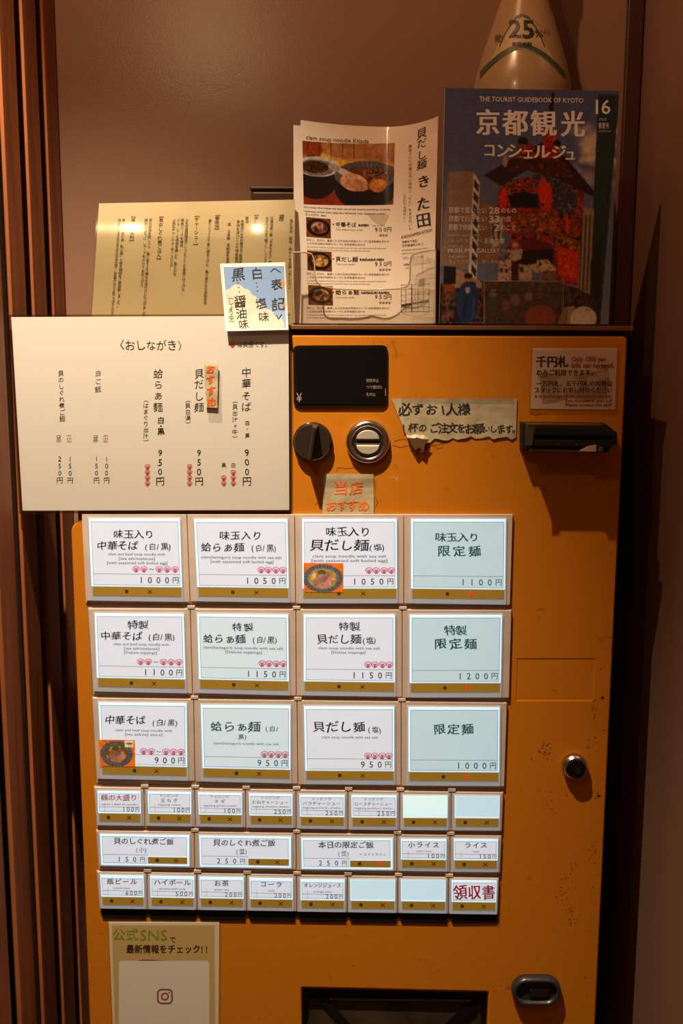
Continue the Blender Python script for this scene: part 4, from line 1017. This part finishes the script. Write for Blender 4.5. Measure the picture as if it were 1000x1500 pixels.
# bottle
AX = P(765, 100, .165).x; AY = .165
pr = []
def rowR(y, half): z = P(765, y, AY).z; return (z, half*(P(766, y, AY).x-P(765, y, AY).x))
pr = [rowR(y, h) for y, h in ((140, 71), (128, 70.5), (110, 67), (90, 62), (60, 53), (30, 44), (8, 36.5), (-12, 31), (-40, 22), (-70, 18))]
pr = [(TOPZ, pr[0][1]-.006), (TOPZ+.004, pr[0][1])] + pr + [(pr[-1][0]+.05, .0165), (pr[-1][0]+.052, .019), (pr[-1][0]+.075, .019)]
def RZ(z):
    for (z0, r0), (z1, r1) in zip(pr, pr[1:]):
        if z0 <= z <= z1: return r0+(r1-r0)*(z-z0)/(z1-z0)
    return pr[-1][1]
bt = thing('liquor_bottle', 'large pale sloping shouldered bottle with a 25% neck label behind the guidebook', 'bottle', (AX, AY, TOPZ))
def lathe_z(name, prof, m, parent, seg=56):
    vs, fs = [], []
    for z, r in prof:
        for i in range(seg):
            a = 2*math.pi*i/seg; vs.append((AX+r*math.cos(a), AY+r*math.sin(a), z))
    for j in range(len(prof)-1):
        for i in range(seg): fs.append([j*seg+i, j*seg+(i+1) % seg, (j+1)*seg+(i+1) % seg, (j+1)*seg+i])
    fs += [list(range(seg))[::-1], [(len(prof)-1)*seg+i for i in range(seg)]]
    return build(name, vs, fs, m, parent, smooth=True)
lathe_z('glass_body', pr[:-2], mat('frosted_pale_glass', (.36, .25, .13), .25, coat=.3), bt)
lathe_z('cap', pr[-2:]+[(pr[-1][0]+.002, .017)], mat('bottle_cap', (.5, .4, .25), .35, .6), bt, 32)
def bsf(x, y, lift):
    Y = AY-.05
    for _ in range(14):
        p = P(x, y, Y); R0 = RZ(p.z)+lift; dx = max(-R0*.999, min(R0*.999, p.x-AX)); Y = .5*Y+.5*(AY-math.sqrt(R0*R0-dx*dx))
    p = P(x, y, Y); return Vector((max(AX-R0*.999, min(AX+R0*.999, p.x)), Y, p.z))
def band(fn_top, fn_bot, x0f, x1f, m, lift, nx=26, ny=8):
    vs, fs = [], []
    for j in range(ny+1):
        for i in range(nx+1):
            u = i/nx; v = j/ny; xm = x0f(v)+(x1f(v)-x0f(v))*u
            y = fn_top(u)*(1-v)+fn_bot(u)*v; vs.append(bsf(xm, y, lift))
    for j in range(ny):
        for i in range(nx): a = j*(nx+1)+i; fs.append([a, a+nx+1, a+nx+2, a+1])
    return vs, fs
lt = lambda u: 22+44*(2*u-1)**2 if abs(2*u-1) > .35 else 19+14*abs(2*u-1)
lb = lambda u: 72+44*abs(2*u-1)**1.7
m_lab = mat('cream_label', (.44, .33, .19), .5); m_gr = mat('green_label_band', (.05, .085, .03), .5)
vs, fs = band(lt, lb, lambda v: 730-29*v, lambda v: 799+29*v, m_lab, .0006)
lo = build('neck_label', vs, fs, m_lab, bt)
vs, fs = band(lambda u: lb(u)-8-3*abs(2*u-1), lambda u: lb(u)-1.5, lambda v: 702.5, lambda v: 827.5, m_gr, .0010, ny=2)
build('green_band', vs, fs, m_gr, lo)
vs, fs = band(lambda u: lt(u)+.5, lambda u: lt(u)+5, lambda v: 731, lambda v: 798, m_gr, .0010, ny=2)
build('green_band', vs, fs, m_gr, lo)
ik = Ink(bsf, .0014)
ik.T('25', 745.5, 29, 781, 55, mat('label_black', (.012, .010, .010), .5), .03, 0, 1)
ik.T('%', 783, 44, 795, 54, MATS['label_black'], 0); ik.T('以上', 795, 42, 806, 50, M_brown_ink); ik.T('焼酎', 724, 50, 736, 62, M_brown_ink, 0, .5)
ik.T('甲類焼酎', 749, 61, 779, 69, MATS['label_black'], .03)
ik.done('lettering', lo)

# guidebook
YM = .047
gq = [(651.8, 128.5), (906.5, 133.5), (891, 475), (643.2, 474)]
gb = thing('guidebook_magazine', 'Kyoto tourist guidebook with a festival float cover standing on the machine', 'magazine', (P(768, 474, YM).x, YM, TOPZ))
bm = bmesh.new(); add_slab(bm, gq, YM, YM+.007, .0003); from_bm('pages', bm, mat('magazine_pages', (.5, .42, .35), .6), gb)
X0, Y0 = 643, 128
pc = Pic(643, 128, 907, 475, 340, 450, (.30, .33, .46))
def Z(*pts): return [(640+x/3.5714, 120+y/3.5714) for x, y in pts]
g = (pc.y-128)/347
pc.c = np.array([.27, .30, .45])*(1-g[..., None])+np.array([.40, .42, .52])*g[..., None]
n = pc.noise(28, 20, 3)+.5*pc.noise(11, 8, 4); cm = np.clip((n-.72)*3, 0, 1)*np.clip((pc.x-828)/30, 0, 1)*np.clip((290-pc.y)/40, 0, 1)*np.clip((pc.y-172)/16, 0, 1); pc.put(cm, (.80, .70, .62))
pc.ell(868, 205, 26, 28, (.80, .72, .64), .75, 0, .7); pc.ell(866, 258, 18, 16, (.74, .66, .60), .6, 0, .8)
# buildings left
pc.poly(Z((40, 468), (178, 470), (178, 985), (10, 960)), (.52, .42, .36)); pc.poly(Z((178, 470), (213, 522), (213, 1040), (165, 1015)), (.80, .74, .68))
for k in range(8):
    y = 505+k*64; pc.poly(Z((183, y), (209, y+34), (206, y+72), (180, y+38)), (.16, .15, .17))
pc.poly(Z((213, 630), (290, 640), (340, 700), (340, 960), (213, 930)), (.48, .37, .30)); pc.poly(Z((280, 720), (345, 700), (345, 850), (290, 870)), (.70, .63, .56))
pc.mottle(pc.inside(Z((285, 740), (340, 735), (340, 850), (292, 850))), [(.70, .63, .56), (.25, .22, .22)], 4, 6)
# right buildings
pc.poly(Z((842, 48), (955, 50), (905, 1290), (845, 1290), (772, 1080), (842, 760)), (.10, .17, .17))
pc.put(pc.inside(Z((850, 60), (955, 60), (905, 1000), (850, 900))) & ((pc.y+pc.x*1.1) % 17 < 1.3), (.05, .10, .10), .9)
pc.put(pc.inside(Z((870, 60), (955, 60), (905, 1000), (880, 900))) & ((pc.y*.8-pc.x*1.9) % 34 < 1.3), (.30, .36, .35), .5)
pc.poly(Z((770, 655), (845, 655), (850, 1110), (775, 1090)), (.55, .45, .36)); pc.put(pc.inside(Z((775, 690), (845, 690), (850, 1100), (780, 1080))) & ((pc.x % 6) < 2.2), (.16, .13, .12), .9)
pc.poly(Z((838, 940), (900, 770), (895, 1180), (850, 1220)), (.09, .08, .09))
# float roof and body
RD = [(.10, .03, .03), (.55, .10, .05), (.75, .22, .08), (.30, .08, .06), (.62, .40, .18), (.18, .12, .14), (.45, .08, .08)]
pc.mottle(pc.inside(Z((320, 520), (600, 470), (790, 560), (770, 1060), (640, 1050), (420, 870), (315, 660))), RD, 5)
pc.mottle(pc.inside(Z((500, 480), (600, 470), (750, 570), (740, 690), (600, 680))), [(.14, .12, .18), (.28, .26, .32), (.10, .06, .08), (.42, .34, .36)], 4)
pc.poly(Z((232, 486), (390, 395), (560, 300), (680, 385), (857, 580), (840, 592), (640, 500), (470, 455), (330, 540)), (.14, .07, .07))
pc.mottle(pc.inside(Z((330, 470), (430, 400), (560, 330), (670, 410), (740, 500), (600, 480), (470, 450))), [(.10, .04, .04), (.30, .07, .05), (.18, .06, .05), (.45, .14, .07)], 4)
pc.mottle(pc.inside(Z((400, 400), (420, 300), (500, 320), (520, 390))), [(.55, .16, .06), (.20, .06, .05), (.70, .36, .12)], 4)
pc.mottle(pc.inside(Z((540, 390), (560, 240), (610, 250), (640, 300), (640, 390))), [(.70, .08, .08), (.35, .05, .06), (.80, .25, .15)], 4)
pc.ell(*Z((440, 300))[0], 8, 5, (.05, .04, .05)); pc.ell(*Z((628, 310))[0], 6, 5, (.05, .04, .05)); pc.ell(*Z((348, 410))[0], 4, 9, (.60, .50, .48))
pc.poly(Z((590, 42), (604, 42), (598, 250), (572, 250)), (.09, .06, .08)); pc.ell(*Z((588, 120))[0], 3, 6, (.07, .05, .06))
pc.poly(Z((372, 590), (450, 570), (540, 585), (538, 655), (390, 655)), (.03, .03, .04))
for x, y, w_, h_ in ((345, 610, 22, 60), (560, 560, 26, 70), (590, 600, 22, 80), (700, 740, 10, 55)): pc.ell(*Z((x, y))[0], w_/3.57, h_/3.57, (.85, .14, .06), .85)
pc.mottle(pc.inside(Z((355, 700), (650, 668), (650, 770), (360, 790))), [(.60, .20, .06), (.75, .38, .12), (.30, .08, .05), (.45, .30, .10)], 4)
pc.put(pc.inside(Z((345, 660), (640, 655), (640, 672), (345, 680))), (.55, .16, .06), .8)
pc.poly(Z((645, 770), (775, 830), (775, 890), (640, 860)), (.50, .22, .12)); pc.mottle(pc.inside(Z((640, 790), (770, 840), (770, 885), (640, 850))), [(.45, .18, .10), (.75, .45, .22), (.2, .1, .08)], 3)
pc.poly(Z((645, 850), (772, 890), (775, 1055), (660, 1010)), (.72, .10, .04)); m = pc.inside(Z((655, 865), (765, 900), (768, 1040), (668, 1000))); pc.put(m & (pc.noise(2.2, 2.6) > .55), (.80, .38, .16), .8)
pc.poly(Z((350, 880), (430, 830), (500, 808), (630, 850), (630, 880)), (.36, .06, .11)); pc.poly(Z((380, 890), (630, 870), (630, 980), (400, 980)), (.08, .03, .04))
# people on the float
CR_, PU_, SK_ = (.70, .60, .50), (.24, .07, .10), (.58, .38, .28)
pc.poly(Z((330, 940), (400, 925), (425, 1010), (400, 1040), (330, 1040)), CR_); pc.poly(Z((400, 930), (432, 940), (445, 1040), (405, 1042)), PU_)
pc.poly(Z((395, 875), (440, 862), (462, 890), (455, 925), (415, 940), (385, 915)), CR_); pc.poly(Z((385, 840), (440, 835), (455, 868), (400, 880)), (.62, .16, .10)); pc.ell(*Z((418, 850))[0], 4.5, 4, (.70, .55, .48))
pc.poly(Z((440, 950), (510, 960), (520, 1035), (450, 1040)), CR_); pc.poly(Z((490, 955), (540, 945), (600, 985), (540, 1000)), CR_)
pc.poly(Z((540, 930), (600, 925), (650, 975), (640, 1000), (575, 990), (540, 970)), (.74, .64, .54)); pc.poly(Z((600, 985), (655, 985), (662, 1120), (560, 1115), (545, 1060), (570, 1020)), (.46, .32, .26))
pc.ell(*Z((575, 912))[0], 5.2, 4.6, (.08, .06, .05)); pc.ell(*Z((588, 932))[0], 3.4, 3, SK_); pc.poly(Z((250, 905), (350, 890), (352, 910), (255, 925)), SK_)
for q_ in (((340, 975), (352, 972), (356, 995), (344, 998)), ((365, 980), (380, 976), (383, 998), (369, 1000)), ((450, 970), (468, 968), (470, 990), (452, 992)), ((553, 942), (566, 940), (568, 958), (556, 960))): pc.poly(Z(*q_), (.16, .10, .08))
pc.put(pc.inside(Z((330, 860), (660, 860), (660, 1040), (330, 1040))) & (pc.noise(3) > .72), (.20, .10, .10), .5)
# crowd
m = (pc.y > 392+0*pc.x) & pc.inside(Z((0, 1060), (250, 1040), (660, 1050), (780, 1080), (890, 1150), (890, 1300), (0, 1300)))
pc.mottle(m, [(.10, .06, .05), (.20, .12, .09), (.14, .16, .13), (.30, .20, .16), (.40, .26, .20), (.24, .10, .08), (.12, .13, .12), (.08, .08, .09)], 6, 9)
pc.put(m & (pc.noise(2.5) > .74), (.45, .32, .26), .5)
m = pc.inside(Z((250, 1050), (660, 1050), (660, 1300), (250, 1300))); pc.put(m, (.30, .26, .20), .45)
for x, y, r, c_ in ((305, 1110, 9, (.62, .52, .44)), (300, 1160, 14, (.24, .30, .26)), (430, 1140, 11, (.55, .45, .40)), (505, 1120, 10, (.60, .52, .44)), (560, 1110, 9, (.45, .28, .2)), (380, 1170, 10, (.5, .36, .3)), (700, 1090, 10, (.4, .25, .2)), (705, 1125, 13, (.22, .30, .26))): pc.ell(*Z((x, y))[0], r*.8, r, c_, .85, 0, .4)
pc.poly(Z((75, 965), (165, 1010), (240, 1050), (240, 1080), (70, 1080)), (.60, .48, .38))
pc.poly(Z((30, 965), (95, 970), (95, 1060), (30, 1060)), (.08, .06, .06)); pc.poly(Z((28, 1060), (90, 1065), (90, 1100), (28, 1100)), (.50, .22, .08))
pc.poly(Z((125, 1065), (160, 1040), (205, 1050), (222, 1120), (222, 1200), (190, 1260), (130, 1260), (105, 1200), (105, 1120)), (.10, .18, .32))
pc.ell(*Z((165, 1028))[0], 6, 6, (.62, .36, .20))
pc.ell(*Z((165, 1016))[0], 6.5, 4, (.12, .08, .07))
for x in (164,): pc.poly(Z((x-13, 1076), (x+10, 1074), (x+14, 1096), (x, 1112), (x-14, 1100)), (.58, .55, .54))
pc.poly(Z((150, 1120), (165, 1120), (150, 1255), (138, 1250)), (.06, .11, .22)); pc.poly(Z((195, 1130), (205, 1130), (200, 1240), (190, 1240)), (.16, .26, .42))
pc.poly(Z((700, 1180), (760, 1170), (800, 1290), (660, 1290)), (.62, .50, .40)); pc.ell(*Z((572, 1235))[0], 24, 19, (.72, .30, .10), .75)
pc.ell(*Z((812, 1240))[0], 20.5, 18.5, (.76, .70, .62))
pc.finish(.06, 3); pc.finish(.05, 1.5)
pc.c = pc.c**1.02
pc.mesh('cover', gq, flat(YM), .0002, print_mat('guidebook_print', .35, .35), gb)
ik = Ink(flat(YM), .0004); mw = mat('white_print', (.74, .69, .66), .5); mw2 = mat('dim_white_print', (.50, .46, .44), .5)
ik.T('THE TOURIST GUIDEBOOK OF KYOTO', 702, 142.5, 854, 149.5, mw, .004, 0, 2.5)
for ch, x, s in zip('京都観光', (714.5, 754.5, 796, 839), (36, 38, 39, 36)): ik.C(ch, x, 179.5+(x-714)*.02, s, mw, .030, 0, 40)
for ch, x, s in zip('コンシェルジュ', (716.5, 736.5, 753.5, 773.5, 793.5, 818, 835), (20, 22, 24, 18, 26, 23, 18)): ik.C(ch, x, 220+(x-716)*.03+(2 if ch in 'ェュ' else 0), s, mw, .028, 0, 23)
ik.C('1', 874, 156, 30, mw, .008, 0, 30); ik.C('6', 887, 156, 30, mw, .008, 0, 30); ik.T('2022', 877, 173, 888, 176.5, mw2, 0); ik.T('春夏号', 876, 179.5, 892, 189, mw); ik.T('Spring/Summer', 877, 190.5, 895, 193, mw2)
for y, a, nn, b_, x2 in ((308, '京都で買いたい', '28', 'のもの', 731), (320.5, '京都で行きたい', '33', 'の店', 731), (333, '京都で体験したい', '2', 'のこと', 731)):
    ik.T(a, 656.5, y-4.8, 713, y+4.8, mw, .004, 0, 1); ik.T(nn, 716 if len(nn) > 1 else 723, y-4.6, 731, y+5, mw, .01); ik.T(b_, 733, y-4, 733+7.8*len(b_), y+5, mw, .004)
ik.T('KYOTO AREA GUIDE', 656, 343, 702, 346, mw2); ik.T('いま、もう一度、やっぱり', 656, 349.5, 706, 355, mw2); ik.T('王道京都', 708, 349, 739, 357, mw, .01)
ik.T('その先へ美しく', 656, 359, 686, 363, mw2); ik.T('MUSEUM & GALLERY', 656, 364, 732, 370, mw); ik.T('特集・絶景', 735, 364.5, 766, 371, mw2)
ik.T('京都伝統案内', 656, 374, 684, 378, mw2); ik.T('きょうのきもの、ほんまもん', 656, 380, 736, 386.5, mw2, 0)
ik.T('電子ブック', 857, 451.5, 875, 456, M_brown_ink)
ik.done('lettering', gb)
# clear stand of the guidebook
bs = thing('book_stand', 'small clear acrylic stand holding the guidebook', 'stand', (P(768, 474, .04).x, .04, TOPZ))
slab('front_panel', [(709, 412), (825, 412), (824, 474), (709, 474)], .0405, .0425, M_clear, bs)
a, b = P(709, 474, .04), P(824, 474, .04)
bm = bmesh.new(); add_box(bm, a.x, b.x, .0425, .10, TOPZ+.0001, TOPZ+.0012); add_box(bm, a.x, b.x, .0565, .0590, TOPZ, TOPZ+.12); from_bm('back_and_base', bm, M_clear, bs)
tube('panel_rim', [P(709, 473, .040), P(709, 412, .040), P(825, 412, .040), P(824, 473, .040)], .0006, mat('smoky_rim', (.22, .17, .12), .2), bs)

bpy.data.objects.remove(_fo); bpy.data.curves.remove(_fc)
print('tris', sum(sum(len(p.vertices)-2 for p in o.data.polygons) for o in bpy.data.objects if o.type == 'MESH'))
print('XL XR XS ZD LX RX', XL, XR, XS, ZD, LX, RX, P(104, 800).x, P(131, 1480).x, P(906, 760).x, P(873, 1480).x)
